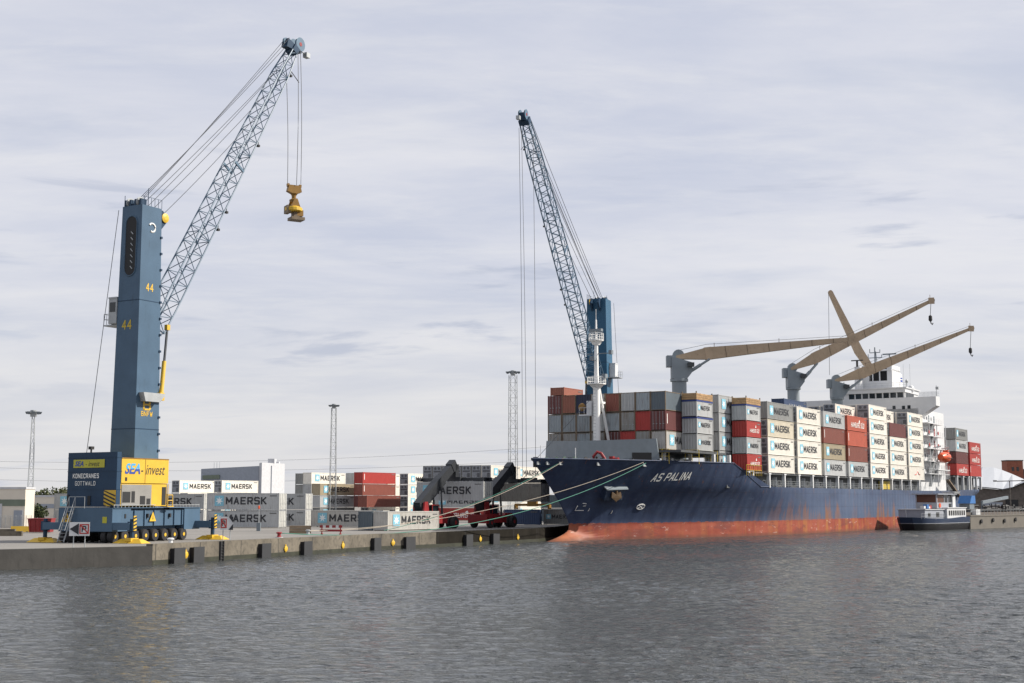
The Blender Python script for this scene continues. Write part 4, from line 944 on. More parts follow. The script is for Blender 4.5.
    for i in range(len(pts)):
        (y0,z0),(y1,z1) = pts[i], pts[(i+1)%len(pts)]; m.tube((-hw(z0)-0.03,y0,z0),(-hw(z1)-0.03,y1,z1),0.07,5)
    m.build('rim', M['crane'], sl_)
    m = MB(FU)
    for k in range(7): m.tube((-hw(zs0)-0.05,-0.35,zs0+0.7+k*0.6),(-hw(zs0)-0.05,-0.05,zs0+1.0+k*0.6),0.05,5)
    m.build('rope', M['galv'], sl_)
    m = MB(FU); hx = b1
    m.prism([(-hx,-0.9,ztop),(hx+0.7,-0.9,ztop),(hx+1.5,-0.9,ztop-0.9),(hx+0.3,-0.9,ztop-2.3),(hx-0.2,-0.9,ztop-2.3)], (0,0.3,0)); m.prism([(-hx,0.6,ztop),(hx+0.7,0.6,ztop),(hx+1.5,0.6,ztop-0.9),(hx+0.3,0.6,ztop-2.3),(hx-0.2,0.6,ztop-2.3)], (0,0.3,0))
    for y in (-1.05,-0.35,0.35,1.05): m.box(-hx,-hx+0.8,y-0.12,y+0.12,ztop,ztop+0.65)
    m.tube((-0.3,-1.1,ztop),(-0.3,-1.1,ztop+1.9),0.035,5); m.tube((-hx-0.1,1.0,ztop),(-hx-0.1,1.0,ztop+1.1),0.035,5)
    for k in range(6): m.tube((hx-k*0.5,-hx,ztop),(hx-k*0.5,-hx,ztop+0.9),0.025,4)
    m.tube((hx,-hx,ztop+0.9),(-hx,-hx,ztop+0.9),0.025,4)
    m.build('tower_head', M['crane_dk'], tw)
    for (x,y,r) in ((-hx+0.4,-0.7,0.55),(-hx+0.4,0.7,0.55)):
        m = MB(FU); m.lathe([(r,0),(r*0.85,0.06),(r*0.85,0.14),(r,0.2)], (x,y-0.1,ztop+0.35), (0,1,0), 16); m.build('rope_sheave', M['galv'], tw)
    m = MB(FU); m.lathe([(0.5,0),(0.5,0.12),(0.2,0.2)], (hx+0.95,-0.92,ztop-0.75), (0,-1,0), 16); m.build('yellow_sheave', M['yellow'], tw)
    if True:
        # markings on the right hand side
        zz_ = lambda f: ztop*f
        h_ = hw(ztop*0.935)
        m = MB(FU); pr = []
        for k in range(11): a_ = R(-120+27*k); pr.append((math.cos(a_)*0.45, math.sin(a_)*0.45))
        m.path([(0.05+x,-h_-0.01,ztop*0.935+z) for x,z in pr], 0.10, 5); m.build('emblem', M['wink'], tw)
        tilt = math.atan2(b0-b1, ztop-zb)
        def ttext(s, wd, ht, f, side, mm):
            z = ztop*f; h_ = hw(z)+0.02
            if side == 'r': stroke_at(tw, 'lettering', s, wd, ht, mm, FU@Vector((-0.1,-h_,z)), d, (FU.to_3x3()@Vector((0,math.sin(tilt),math.cos(tilt)))))
            else: stroke_at(tw, 'lettering', s, wd, ht, mm, FU@Vector((-h_,0.1,z)), -l, (FU.to_3x3()@Vector((math.sin(tilt),0,math.cos(tilt)))))
        ttext('44', 1.05, 0.85, 0.752, 'r', M['yellow']); ttext('44', 1.35, 1.0, 0.638, 'l', M['numyel'])
        ttext('B', 1.1, 1.15, 0.40, 'r', M['yellow']); ttext('BNFW', 1.6, 0.5, 0.373, 'r', M['yellow'])
    # cab on the left of the tower, small platform box on the right
    zc = ztop*0.645; h_ = hw(zc)
    m = MB(FU); m.box(-1.6,0.3,h_+0.02,h_+1.15,zc,zc+2.6); m.box(-1.65,0.35,h_+0.02,h_+1.2,zc+2.6,zc+2.75); cbn = m.build('operator_cab', M['galv'] if detail else M['white'], t)
    m = MB(FU); m.box(-1.62,-1.605,h_+0.2,h_+1.0,zc+1.2,zc+2.2); m.build('cab_window', M['glass'], cbn)
    m = MB(FU); m.box(-1.2,1.4,h_+0.02,h_+2.2,zc-0.15,zc-0.02)
    for k in range(6): m.tube((-1.2,h_+0.2+k*0.4,zc),(-1.2,h_+0.2+k*0.4,zc+1.1),0.03,4)
    for z in (0.55,1.1): m.tube((-1.2,h_+0.1,zc+z),(-1.2,h_+2.2,zc+z),0.03,4); m.tube((-1.2,h_+2.2,zc+z),(1.4,h_+2.2,zc+z),0.03,4)
    for x in (0.1,1.4): m.tube((x,h_+2.2,zc),(x,h_+2.2,zc+1.1),0.03,4)
    m.build('cab_platform', M['galv'], cbn)
    zc = ztop*0.435; h_ = hw(zc)
    m = MB(FU); m.prism([(-1.3,-h_-0.02,zc),(-1.0,-h_-0.02,zc-0.9),(1.0,-h_-0.02,zc-0.9),(1.9,-h_-0.02,zc)], (0,-0.7,0)); m.build('service_box', M['galv'], t)
    zc = ztop*0.265; h_ = hw(zc)
    m = MB(FU); m.box(h_,h_+0.9,-0.6,0.6,zc,zc+0.08)
    for (x,y) in ((0.9,-0.6),(0.9,0.6),(0.45,-0.6)): m.tube((h_+x,y,zc),(h_+x,y,zc+1.2),0.035,4)
    for z in (0.6,1.2): m.tube((h_,-0.6,zc+z),(h_+0.9,-0.6,zc+z),0.035,4); m.tube((h_+0.9,-0.6,zc+z),(h_+0.9,0.6,zc+z),0.035,4)
    m.build('landing', M['galv'], t)
    # --- boom
    r_, z_ = solve_r(C, d, *tip_px)
    T = Vector((r_,0,z_-GZ)); P = Vector((hw(pivot_z)+0.35,0,pivot_z)); ax = (T-P).normalized(); up = Vector((-ax.z,0,ax.x)); LB = (T-P).length
    def prof(f):
        q = [(0,0.80,1.10),(0.10,0.98,0.95),(0.5,0.90,0.86),(0.9,0.72,0.74),(1,0.42,0.55)]
        for (f0,d0,w0),(f1,d1,w1) in zip(q[:-1],q[1:]):
            if f <= f1: k = (f-f0)/(f1-f0); return (d0+(d1-d0)*k)*sc, (w0+(w1-w0)*k)*sc
        return q[-1][1]*sc, q[-1][2]*sc
    def ch_(sx, sy, f):
        dd, ww = prof(f); return P + ax*LB*f + up*(sx*dd) + Vector((0,sy*ww,0))
    N = max(14, int(LB/2.1)); fs = [i/N for i in range(N+1)]
    m = MB(FU)
    for sx in (-1,1):
        for sy in (-1,1):
            for f0,f1 in zip(fs[:-1],fs[1:]): m.tube(ch_(sx,sy,f0), ch_(sx,sy,f1), 0.088*sc, 6, caps=False)
    bo = m.build('boom_chord', M['steel'], t); bo.name = 'lattice_boom'
    m = MB(FU); rl = 0.046*sc
    for i,(f0,f1) in enumerate(zip(fs[:-1],fs[1:])):
        fm = (f0+f1)/2
        for s_ in (-1,1):
            m.tube(ch_(-1,s_,f0), ch_(1,s_,fm), rl, 5, caps=False); m.tube(ch_(1,s_,fm), ch_(-1,s_,f1), rl, 5, caps=False)
            m.tube(ch_(s_,-1,f0), ch_(s_,1,fm), rl, 5, caps=False); m.tube(ch_(s_,1,fm), ch_(s_,-1,f1), rl, 5, caps=False)
        if i % 6 == 0:
            for (a_,b_) in (((-1,-1),(1,-1)),((1,-1),(1,1)),((1,1),(-1,1)),((-1,1),(-1,-1))): m.tube(ch_(*a_,f0), ch_(*b_,f0), rl*1.1, 5)
    for s_ in (-1,1):
        m.bar(ch_(-1,s_,0.545), ch_(1,s_,0.545), 0.16, 0.3); 
    m.build('lacing', M['steel'], bo)
    for f in (0.36,0.42,0.66,0.93):
        m = MB(FU); q = ch_(-1,-1,f); m.tube(q, q-Vector((0,0,0.5)), 0.04, 4); m.box(q.x-0.15,q.x+0.15,q.y-0.15,q.y+0.15,q.z-0.75,q.z-0.5); m.build('boom_floodlight', M['dark'], bo)
    m = MB(FU); q = ch_(-1,-1,0.93); m.tube(q, q+Vector((1.6,0,-1.0)), 0.05, 4); m.build('boom_strut', M['dark'], bo)
    # boom head
    m = MB(FU); m.bar(T-ax*0.3, T+ax*0.6, 1.3*sc, 1.0*sc, up); m.prism([T+Vector((-1.5,-0.45,0.1)), T+Vector((-1.2,-0.45,1.2)), T+Vector((0.2,-0.45,0.7)), T+Vector((1.6,-0.45,1.2)), T+Vector((1.3,-0.45,0.0))], (0,0.9,0)); hd_ = m.build('boom_head', M['crane_dk'], bo)
    for (dx,dz,r,y) in ((0.9,1.0,0.85,-0.6),(0.9,1.0,0.85,0.4),(-1.2,0.8,0.5,-0.1)):
        m = MB(FU); c_ = T+Vector((dx,y,dz)); m.lathe([(r,0),(r*0.86,0.05),(r*0.86,0.15),(r,0.2)], c_, (0,1,0), 20, 0); m.lathe([(0.3*r,-0.03),(0.3*r,0.23)], c_, (0,1,0), 10, 1); m.build('head_sheave', [M['steel'], M['redpaint']], bo)
    m = MB(FU); c_ = T+Vector((2.3,-0.3,0.1)); m.tube(T+Vector((1.3,-0.3,0.4)), c_, 0.07, 5); m.box(c_.x-0.2,c_.x+0.5,c_.y-0.3,c_.y+0.3,c_.z-0.3,c_.z+0.3); m.build('floodlight', M['galv'], bo)
    # luffing cylinder
    zc0 = ztop*0.43; A = Vector((hw(zc0)+0.1,-hw(zc0)-0.15,zc0)); B = ch_(-1,-1,0.02); C_ = A.lerp(B,0.50)
    m = MB(FU); m.tube(A,C_,0.23*sc,10); m.box(A.x-0.45,A.x+0.15,A.y-0.35,A.y+0.35,A.z-0.5,A.z+0.3); cy = m.build('luffing_cylinder', M['yellow'], t, True)
    m = MB(FU); m.tube(C_,B,0.13*sc,8); m.build('piston_rod', M['cable'], cy)
    m = MB(FU); m.box(B.x-0.22,B.x+0.22,B.y-0.2,B.y+0.2,B.z-0.28,B.z+0.28); m.build('cylinder_mount', M['yellow'], cy)
    # ropes
    rr = 0.033*sc; top = Vector((-b1+0.5,0,ztop+0.6)); fr = Vector((b1+1.0,0,ztop-0.3))
    for (a_,b_,y) in ((top,T+Vector((-1.2,0,1.2)),-0.55),(top+Vector((1.0,0,0.0)),T+Vector((-1.1,0,1.0)),0.5),(top+Vector((0.7,0,-0.2)),ch_(1,0,0.93),-0.3),(Vector((b1*0.6,0,ztop+0.2)),ch_(1,0,0.88),0.3),(fr,ch_(1,0,0.72),-0.6),(Vector((b1*0.9,0,ztop)),ch_(1,0,0.80),-0.1),(top+Vector((0.2,0,0.1)),T+Vector((-0.9,0,0.5)),0.0)):
        m = MB(FU); a2, b2 = a_+Vector((0,y,0)), b_+Vector((0,y,0)); pts = []
        for k in range(13): f = k/12; q = a2.lerp(b2,f); q.z -= 0.25*4*f*(1-f); pts.append(q)
        m.path(pts, rr, 4); m.build('luffing_rope', M['cable'], t)
    m = MB(FU); m.path([(-hw(30*ztop/35)-0.1-k*0.16*sc, hw(30)+0.35+k*0.04, ztop*0.99-(ztop*0.99-8.7)*k/16) for k in range(17)], 0.035, 4); m.build('rear_cable', M['cable'], t)
    return t, FU, T
AL1 = R(20); BE1 = R(29.6)
C1 = at(132.7, 505, 138.0); C1.z = 0
cr1, FU1, T1 = crane(C1, BE1, AL1, 'blue mobile harbour crane with yellow machine house standing on the quay at the left', (141.5,208), (292,51), 21.7)
# hoist ropes and hook of crane one
Tw = C1 + (FU1.to_3x3() @ T1) + Vector((0,0,GZ))
d1 = FU1.to_3x3() @ Vector((1,0,0))
def hang_ropes(crane_obj, C, tops, bots):
    for a_, b_ in zip(tops, bots):
        m = MB(); o_ = Vector((C.x, C.y, GZ)); pts = []
        for k in range(9): f = k/8; q = Vector(a_).lerp(Vector(b_), f); pts.append(q - o_ + Vector((0.12*math.sin(f*3.1),0,0)))
        m.path(pts, 0.035, 4); m.build('hoist_rope', M['cable'], crane_obj)
Yh = Tw.y
hk = at(294, 190, Yh)
hang_ropes(cr1, C1, [at(286.2,70,Yh), at(298.0,52,Yh-0.3), at(300.5,50,Yh)], [at(287.5,185,Yh), at(296.5,185,Yh-0.3), at(300.8,184,Yh)])
t = thing('crane_hook_block', 'ochre rotating hook block hanging from the ropes of the left crane', 'hook block', hk, BE1)
s = Yh/F
m = MB(); m.prism([(-7.5*s,-0.35,-2*s),(-6*s,-0.35,4.5*s),(6*s,-0.35,4.5*s),(7.5*s,-0.35,-2*s),(3*s,-0.35,-4*s),(-3*s,-0.35,-4*s)], (0,0.7,0)); m.box(-7.5*s,-5.4*s,-0.2,0.2,3*s,6*s); m.box(5.4*s,7.5*s,-0.2,0.2,3*s,6*s); m.build('upper_block', M['ochre'], t)
m = MB(); m.lathe([(0.45,-4*s),(0.28,-6*s),(0.25,-9*s),(0.55,-10.5*s),(0.5,-13*s)], n=12); m.build('swivel', M['ochre'], t)
for y in (-0.7,0.7):
    m = MB(); m.prism([(-1.5*s,y-0.1,-10*s),(1.5*s,y-0.1,-10*s),(5*s,y-0.1,-19*s),(3*s,y-0.1,-22*s),(-3*s,y-0.1,-22*s),(-5*s,y-0.1,-19*s)], (0,0.2,0)); m.build('side_plate', M['ochre'], t)
m = MB(); m.lathe([(0.9,-23*s),(1.05,-22*s),(1.05,-19*s),(0.8,-17.5*s)], n=16); m.build('rotator_drum', M['yellow'], t)
m = MB(); m.box(-8.5*s,-4.5*s,-0.6,0.6,-25*s,-17*s); m.build('motor_box', M['rail'], t)
m = MB(); m.box(2.5*s,9*s,-0.5,0.5,-27*s,-21*s); m.build('gear_box', M['ochre'], t)
m = MB(); m.box(-4*s,10*s,-0.75,0.75,-31.5*s,-28.5*s); m.box(-1*s,5*s,-0.5,0.5,-28.5*s,-23*s); m.build('lower_frame', M['rail'], t)

C2 = at(600.5, 505, 258.0); C2.z = 0
tipY = 217.0; tp = at(524, 121, tipY)
dv = Vector((tp.x-C2.x, tipY-C2.y, 0)); BE2 = math.atan2(dv.x, dv.y)
zt2_ = at(599,300,258).z - GZ
cr2, FU2, T2 = crane(C2, BE2, R(31.4), 'blue mobile harbour crane with steep boom behind the bow of the ship', (599,300), (525,122), zt2_*0.62, 1.35, False)
Tw2 = C2 + (FU2.to_3x3() @ T2) + Vector((0,0,GZ)); Y2 = Tw2.y - 1.2
hang_ropes(cr2, C2, [at(519,128,Y2), at(521.5,130,Y2), at(533,135,Y2+1)], [at(522.5,477,Y2), at(526.5,477,Y2), at(535.5,477,Y2+1)])
q = at(529, 481, Y2); t = thing('crane_spreader', 'dark spreader beam hanging from the right crane ropes above the quay', 'spreader', q, R(-30))
m = MB(); m.box(-3.0,3.0,-0.4,0.4,-0.3,0.1); m.box(-1.2,1.2,-0.6,0.6,0.1,0.5); m.build('main_beam', M['stacker'], t)
m = MB()
for x in (-1.0,1.0): m.tube((x,0,0.5),(0,0,1.3),0.05,5)
m.build('sling', M['cable'], t)
for x in (-3.1,2.9):
    m = MB(); m.box(x,x+0.25,-1.2,1.2,-0.5,-0.1); m.build('end_beam', M['stacker'], t)

# ================================================================== CONTAINER SHIP
ship = thing('container_ship', 'large navy blue container ship with red waterline band and three beige deck cranes', 'ship', SO, SROT)
BEAM = 15.4; UE = 154.0
def lerp(a,b,t): return a+(b-a)*t
def clamp(x,a=0.0,b=1.0): return max(a,min(b,x))
def stem0(z): return -39.3 - (10.4*((z-2.4)/9.0)**1.2 if z > 2.4 else 0)
def stem(z): return stem0(z) - (6.2*(1-max(z,0)/1.7)**1.8 if z < 1.7 else 0)
def hb(u, z):
    g = 0 if z < 2.4 else (0.80*clamp((z-2.4)/5.5)**1.7 + 0.20*clamp((z-7.9)/3.5))
    t = clamp((u-stem0(z))/lerp(62,49,g)); h = BEAM*(1-(1-t)**lerp(1.9,2.0,g)) if t > 0 else 0.0
    if u > -49: h = max(h, 0.16 if u > stem0(z) else 0)
    if z < 1.7:
        tb = clamp((u-stem(z))/5.5); h = max(h, 1.5*math.sqrt(tb)*(1 - 0.4*clamp(z/1.7))*clamp((-25-u)/8))
    if u > 126:
        k = (u-126)/28; h *= 1 - k*k*(0.10 + 0.5*clamp(1-z/8.0))
    return h
def ztop(u):
    if u < -13.5: return 11.35
    if u < -2.5: k = (u+13.5)/11; return lerp(11.35, 7.85, clamp((k-0.05)/0.9))
    return 7.85 + 0.9*clamp((u-95)/60)**1.5
def hull_material():
    m = bpy.data.materials.new('hull_paint'); m.use_nodes = True; t = m.node_tree; n = t.nodes; L = t.links; b = n['Principled BSDF']
    b.inputs['Roughness'].default_value = 0.58; b.inputs['Specular IOR Level'].default_value = 0.3
    tcn = n.new('ShaderNodeTexCoord'); sx = n.new('ShaderNodeSeparateXYZ'); L.new(tcn.outputs['Object'], sx.inputs[0])
    def noise(sc, det, rough=0.6):
        mpn = n.new('ShaderNodeMapping'); mpn.inputs['Scale'].default_value = sc; L.new(tcn.outputs['Object'], mpn.inputs[0])
        z = n.new('ShaderNodeTexNoise'); z.inputs['Scale'].default_value = 1; z.inputs['Detail'].default_value = det; z.inputs['Roughness'].default_value = rough; L.new(mpn.outputs[0], z.inputs['Vector']); return z.outputs['Fac']
    def rmp(x, a, b_, c=0.0, d=1.0):
        q = n.new('ShaderNodeMapRange'); q.inputs[1].default_value = a; q.inputs[2].default_value = b_; q.inputs[3].default_value = c; q.inputs[4].default_value = d; L.new(x, q.inputs[0]); return q.outputs[0]
    def ma(op, a, c):
        q = n.new('ShaderNodeMath'); q.operation = op
        for i, s_ in enumerate((a, c)):
            if isinstance(s_, (int, float)): q.inputs[i].default_value = s_
            else: L.new(s_, q.inputs[i])
        return q.outputs[0]
    def mix(f, a, c):
        q = n.new('ShaderNodeMix'); q.data_type = 'RGBA'; q.clamp_factor = True
        for s_, v in ((q.inputs[0], f), (q.inputs[6], a), (q.inputs[7], c)):
            if isinstance(v, tuple): s_.default_value = (*v, 1)
            elif isinstance(v, (int, float)): s_.default_value = v
            else: L.new(v, s_)
        return q.outputs[2]
    streak = noise((0.55,0.55,0.035), 7); streak2 = noise((1.4,1.4,0.10), 8, 0.7); blot = noise((0.12,0.12,0.35), 7, 0.65); finer = noise((0.9,0.9,1.6), 6)
    scrape = noise((0.35,0.35,1.3), 8, 0.75); plates = noise((0.085,0.085,0.42), 1)
    blue = mix(rmp(streak,0.35,0.70), (0.018,0.031,0.074), (0.042,0.065,0.122))
    blue = mix(ma('MULTIPLY', rmp(plates,0.45,0.6), 0.35), blue, (0.030,0.044,0.088))
    blue = mix(ma('MULTIPLY', rmp(blot,0.52,0.66), 0.5), blue, (0.022,0.028,0.05))
    chalk_lit = noise((0.02,0.02,0.10), 5, 0.6)
    blue = mix(ma('MULTIPLY', ma('MULTIPLY', rmp(chalk_lit,0.36,0.60), rmp(sx.outputs[0], -14.0, 26.0)), 0.55), blue, (0.092,0.128,0.205))  # chalky fading, plus a sunlit lightening painted in from the bow aft
    blue = mix(ma('MULTIPLY', rmp(finer,0.60,0.72), 0.35), blue, (0.10,0.13,0.20))
    low = rmp(sx.outputs[2], 6.0, 2.2); upz = rmp(sx.outputs[2], 5.5, 7.9)
    midu = ma('MULTIPLY', rmp(sx.outputs[0], 2.0, 22.0), rmp(sx.outputs[0], 112.0, 92.0))
    runs = noise((0.38,0.38,0.045), 9, 0.72); zone = noise((0.045,0.045,0.02), 3, 0.5)
    rustm = ma('MULTIPLY', ma('MULTIPLY', rmp(ma('ADD', runs, ma('MULTIPLY', low, 0.10)),0.545,0.60), rmp(sx.outputs[2], 6.8, 4.2)), ma('MULTIPLY', rmp(zone,0.47,0.58), ma('ADD', 0.15, ma('MULTIPLY', midu, 0.62))))
    rtop = ma('MULTIPLY', ma('MULTIPLY', rmp(streak2,0.60,0.66), upz), 0.45)
    blue = mix(ma('MAXIMUM', rustm, rtop), blue, (0.21,0.085,0.028))
    red = mix(rmp(blot,0.38,0.62), (0.21,0.034,0.018), (0.29,0.072,0.040))
    red = mix(ma('MULTIPLY', rmp(runs,0.50,0.57), ma('ADD', 0.30, ma('MULTIPLY', midu, 0.6))), red, (0.30,0.115,0.03))
    red = mix(ma('MULTIPLY', rmp(noise((0.16,0.16,0.5), 8, 0.72),0.53,0.60), 0.6), red, (0.13,0.035,0.03))
    red = mix(ma('MULTIPLY', rmp(scrape,0.60,0.64), 0.75), red, (0.50,0.40,0.35))
    red = mix(ma('MULTIPLY', rmp(finer,0.62,0.68), 0.5), red, (0.16,0.03,0.025))
    red = mix(ma('MULTIPLY', rmp(sx.outputs[0], -36.0, -42.0), 0.5), red, (0.45,0.20,0.09))
    red = mix(ma('MULTIPLY', rmp(ma('ADD', sx.outputs[2], ma('MULTIPLY', finer, 0.6)), 0.95, 0.4), 0.75), red, (0.11,0.045,0.03))
    edge_ = ma('ADD', sx.outputs[2], ma('MULTIPLY', ma('SUBTRACT', streak2, 0.5), 0.5))
    col = mix(rmp(edge_, 2.38, 2.46), red, blue)
    mz = n.new('ShaderNodeCombineXYZ'); L.new(sx.outputs[0], mz.inputs[0]); L.new(sx.outputs[2], mz.inputs[1])
    bk = n.new('ShaderNodeTexBrick'); bk.inputs['Scale'].default_value = 1.0; bk.inputs['Brick Width'].default_value = 9.0; bk.inputs['Row Height'].default_value = 2.3; bk.inputs['Mortar Size'].default_value = 0.035
    L.new(mz.outputs[0], bk.inputs['Vector']); col = mix(ma('MULTIPLY', bk.outputs['Fac'], 0.35), col, (0.02,0.02,0.03))
    wv = n.new('ShaderNodeTexWave'); wv.inputs['Scale'].default_value = 0.16; wv.inputs['Distortion'].default_value = 0.6; wv.inputs['Detail'].default_value = 2; L.new(tcn.outputs['Object'], wv.inputs['Vector'])
    bp = n.new('ShaderNodeBump'); bp.inputs['Strength'].default_value = 0.5; bp.inputs['Distance'].default_value = 0.05; L.new(ma('ADD', wv.outputs['Fac'], blot), bp.inputs['Height']); L.new(bp.outputs[0], b.inputs['Normal'])
    L.new(col, b.inputs['Base Color']); return m
M['hull'] = hull_material(); M['coaming'] = mat('coaming_dark_grey', (0.06,0.065,0.07), 0.6, 0, 0.3)
stations = [0,0.0012,0.004,0.009,0.016,0.025,0.036,0.05,0.065,0.082,0.10,0.12,0.14,0.16,0.175,0.185,0.195,0.205,0.215,0.225,0.235,0.25,0.28,0.32,0.37,0.42,0.5,0.6,0.7,0.78,0.84,0.88,0.91,0.94,0.96,0.98,0.99,1.0]
ZQ = [-2.0,-0.4,0,0.25,0.5,0.75,1.0,1.3,1.6,1.9,2.4,3.0,3.7,4.4,5.1,5.8,6.5,7.2,7.8]
def hull_cols(side):
    vs = []; 
    for s_ in stations:
        un = stem(11.35) + (UE-stem(11.35))*s_; zt = ztop(un)
        col = list(ZQ[:-1]) + [min(7.82, zt-0.02)] + [lerp(min(7.86,zt), zt, k/3) for k in range(1,4)]
        for z in col:
            u = stem(z) + (UE-stem(z))*s_; vs.append((u, -side*hb(u,z), z))
    return vs
NR = len(ZQ)+3; NS = len(stations); m = MB()
for side in (1,-1): m.add(hull_cols(side), [(i*NR+j,(i+1)*NR+j,(i+1)*NR+j+1,i*NR+j+1) for i in range(NS-1) for j in range(NR-1)])
o1 = (NS-1)*NR; o2 = NS*NR + (NS-1)*NR
m.f += [(o1+j, o2+j, o2+j+1, o1+j+1) for j in range(NR-1)]; m.m += [0]*(NR-1)
me = m.mesh('hull', [M['hull']])
bm = bmesh.new(); bm.from_mesh(me); bmesh.ops.remove_doubles(bm, verts=bm.verts, dist=0.003); bmesh.ops.recalc_face_normals(bm, faces=bm.faces); bm.to_mesh(me); bm.free()
me.polygons.foreach_set('use_smooth', [True]*len(me.polygons)); me.set_sharp_from_angle(angle=R(28))
hull = link('hull', me, ship)
m = MB(); us = [-49.2+ (154-0.3+49.2)*k/60 for k in range(61)]; vs = []
for u in us:
    z = ztop(u) - (1.15 if u < -13.5 else 0.12); h = max(0.05, hb(u, z) - 0.12); vs += [(u,-h,z),(u,h,z)]
m.add(vs, [(2*i,2*i+2,2*i+3,2*i+1) for i in range(60)]); m.build('deck', M['deckgrey'], ship)
# bulwark rail cap
m = MB()
for side in (1,-1): m.path([(u,-side*hb(u,ztop(u)-0.01),ztop(u)+0.02) for u in [-49.6,-49,-48,-46.5,-45,-43,-41,-38,-35,-32,-29,-26,-23,-20,-17,-14,-13,-11,-9,-7,-5,-3,0]], 0.09, 5)
m.build('bulwark_cap', M['hull'], hull)
def hull_find(px, py):
    best = None
    for u in [(-49.5+0.25*k) for k in range(0, 800)]:
        for z in [0.2+0.12*k for k in range(94)]:
            if z > ztop(u) or u < stem0(z)+0.1: continue
            q = proj(S(u, hb(u,z), z)); e = (q[0]-px)**2 + (q[1]-py)**2
            if best is None or e < best[0]: best = (e, u, z)
        if best and u > best[1] + 12 and best[0] < 1: break
    return best[1], best[2]
def hull_text(s, p0, p1, ht, mm, name='lettering', bold=0.0, shear=0.0):
    (u0,z0),(u1,z1) = p0, p1; me = strokemesh(s, abs(u1-u0), ht, mm, 0.15, shear).copy(); bm = bmesh.new(); bm.from_mesh(me)
    for v in bm.verts:
        f = (v.co.x/abs(u1-u0))+0.5; u = lerp(u0,u1,f); z = lerp(z0,z1,f) + v.co.z
        v.co = (u, -(hb(u,z)+0.05)+v.co.y, z)
    bm.to_mesh(me); bm.free(); return link(name, me, hull)
hull_text('AS PALINA', hull_find(652.5,477.3), hull_find(691.0,476.2), 1.18, M['wink'], 'ship_name', 0.02, 0.18)
u,z = hull_find(578.5,507); hull_text('⌐', (u-0.9,z), (u+0.9,z), 0.0001+0.9, M['wink'], 'bulb_mark') if False else None
def hull_ring(px, py, r, name):
    u,z = hull_find(px,py); m = MB(); du = r/0.55
    P = lambda a,b: (u+a, -(hb(u+a,z+b)+0.05), z+b)
    m.path([P(du*math.cos(a*math.pi/8), r*math.sin(a*math.pi/8)) for a in range(17)], 0.08, 5); m.path([P(-du*.7,-r*.7),P(du*.7,r*.7)],0.07,5); m.path([P(du*.7,-r*.7),P(-du*.7,r*.7)],0.07,5)
    m.build(name, M['wink'], hull)
hull_ring(640.5,507,0.38,'thruster_mark')
u,z = hull_find(578.5,507); m = MB(); P = lambda a,b: (u+a, -(hb(u+a,z+b)+0.05), z+b)
m.path([P(0.3,0.5),P(0.9,0.48),P(1.0,0.15),P(0.6,0.1)],0.05,5); m.path([P(-0.3,0.2),P(-0.35,-0.5),P(1.0,-0.5)],0.05,5); m.build('bulb_mark', M['wink'], hull)
m = MB()
for k,(px,py) in enumerate([(610.5,513.5),(588,511)]):
    u,z = hull_find(px,py); m.path([(u+a*0.4,-(hb(u+a*0.4,z+b)+0.05),z+b) for a,b in ((0,0),(0.25,0.15),(0.15,0.4))],0.05,5)
m.build('draught_mark', M['wink'], hull)
# anchor recess and anchor
u,z = hull_find(612,490); 
def hullframe(u,z,side=1):
    p = Vector((u,-hb(u,z),z)); tu = (Vector((u+0.5,-hb(u+0.5,z),z))-p).normalized(); tz = (Vector((u,-hb(u,z+0.3),z+0.3))-p).normalized(); nn = tu.cross(tz).normalized()
    if nn.y > 0: nn = -nn
    return p, tu, nn
p, tu, nn = hullframe(u, z)
Fm = frame(p, tu, -nn, Vector((0,0,1)))
m = MB(Fm); m.prism([(-1.9,0.6,0.8),(2.4,0.6,0.8),(2.4,-0.9,0.8),(-1.6,-1.1,0.8)], (0,0,-0.16)); ap = m.build('anchor_platform', M['postgrey'], hull)
m = MB(Fm); m.add([(-1.8,0.7,0.63),(2.3,0.7,0.63),(2.2,-0.7,0.63),(-1.5,-0.9,0.63),(-1.6,1.0,-1.6),(2.0,1.0,-1.6),(1.8,0.1,-1.5),(-1.5,0.0,-1.5)], [(0,1,2,3),(4,5,6,7),(0,1,5,4),(1,2,6,5),(2,3,7,6),(3,0,4,7)]); m.build('anchor_pocket', M['barge_blue'], hull)
m = MB(Fm); m.bar((0.4,-0.75,0.4),(0.3,-0.45,-1.3),0.25,0.3); m.prism([(-0.6,-0.6,-0.6),(-0.5,-0.6,0.2),(0.3,-0.65,-0.2),(1.1,-0.6,0.2),(1.2,-0.6,-0.6),(0.3,-0.45,-1.2)], (0,-0.25,0)); m.build('anchor', M['anchor'], hull)
# fairlead openings
m = MB()
for px,py in ((540,463),(549,462),(563,461.5),(600,461.5),(645,463)):
    u,z = hull_find(px,py); z = min(z,10.75); P = (u,-hb(u,z)-0.02,z); m.box(u-0.5,u+0.5,-hb(u,z)-0.06,-hb(u,z)+0.1,z-0.22,z+0.22)
m.build('fairlead', M['galv'], hull)
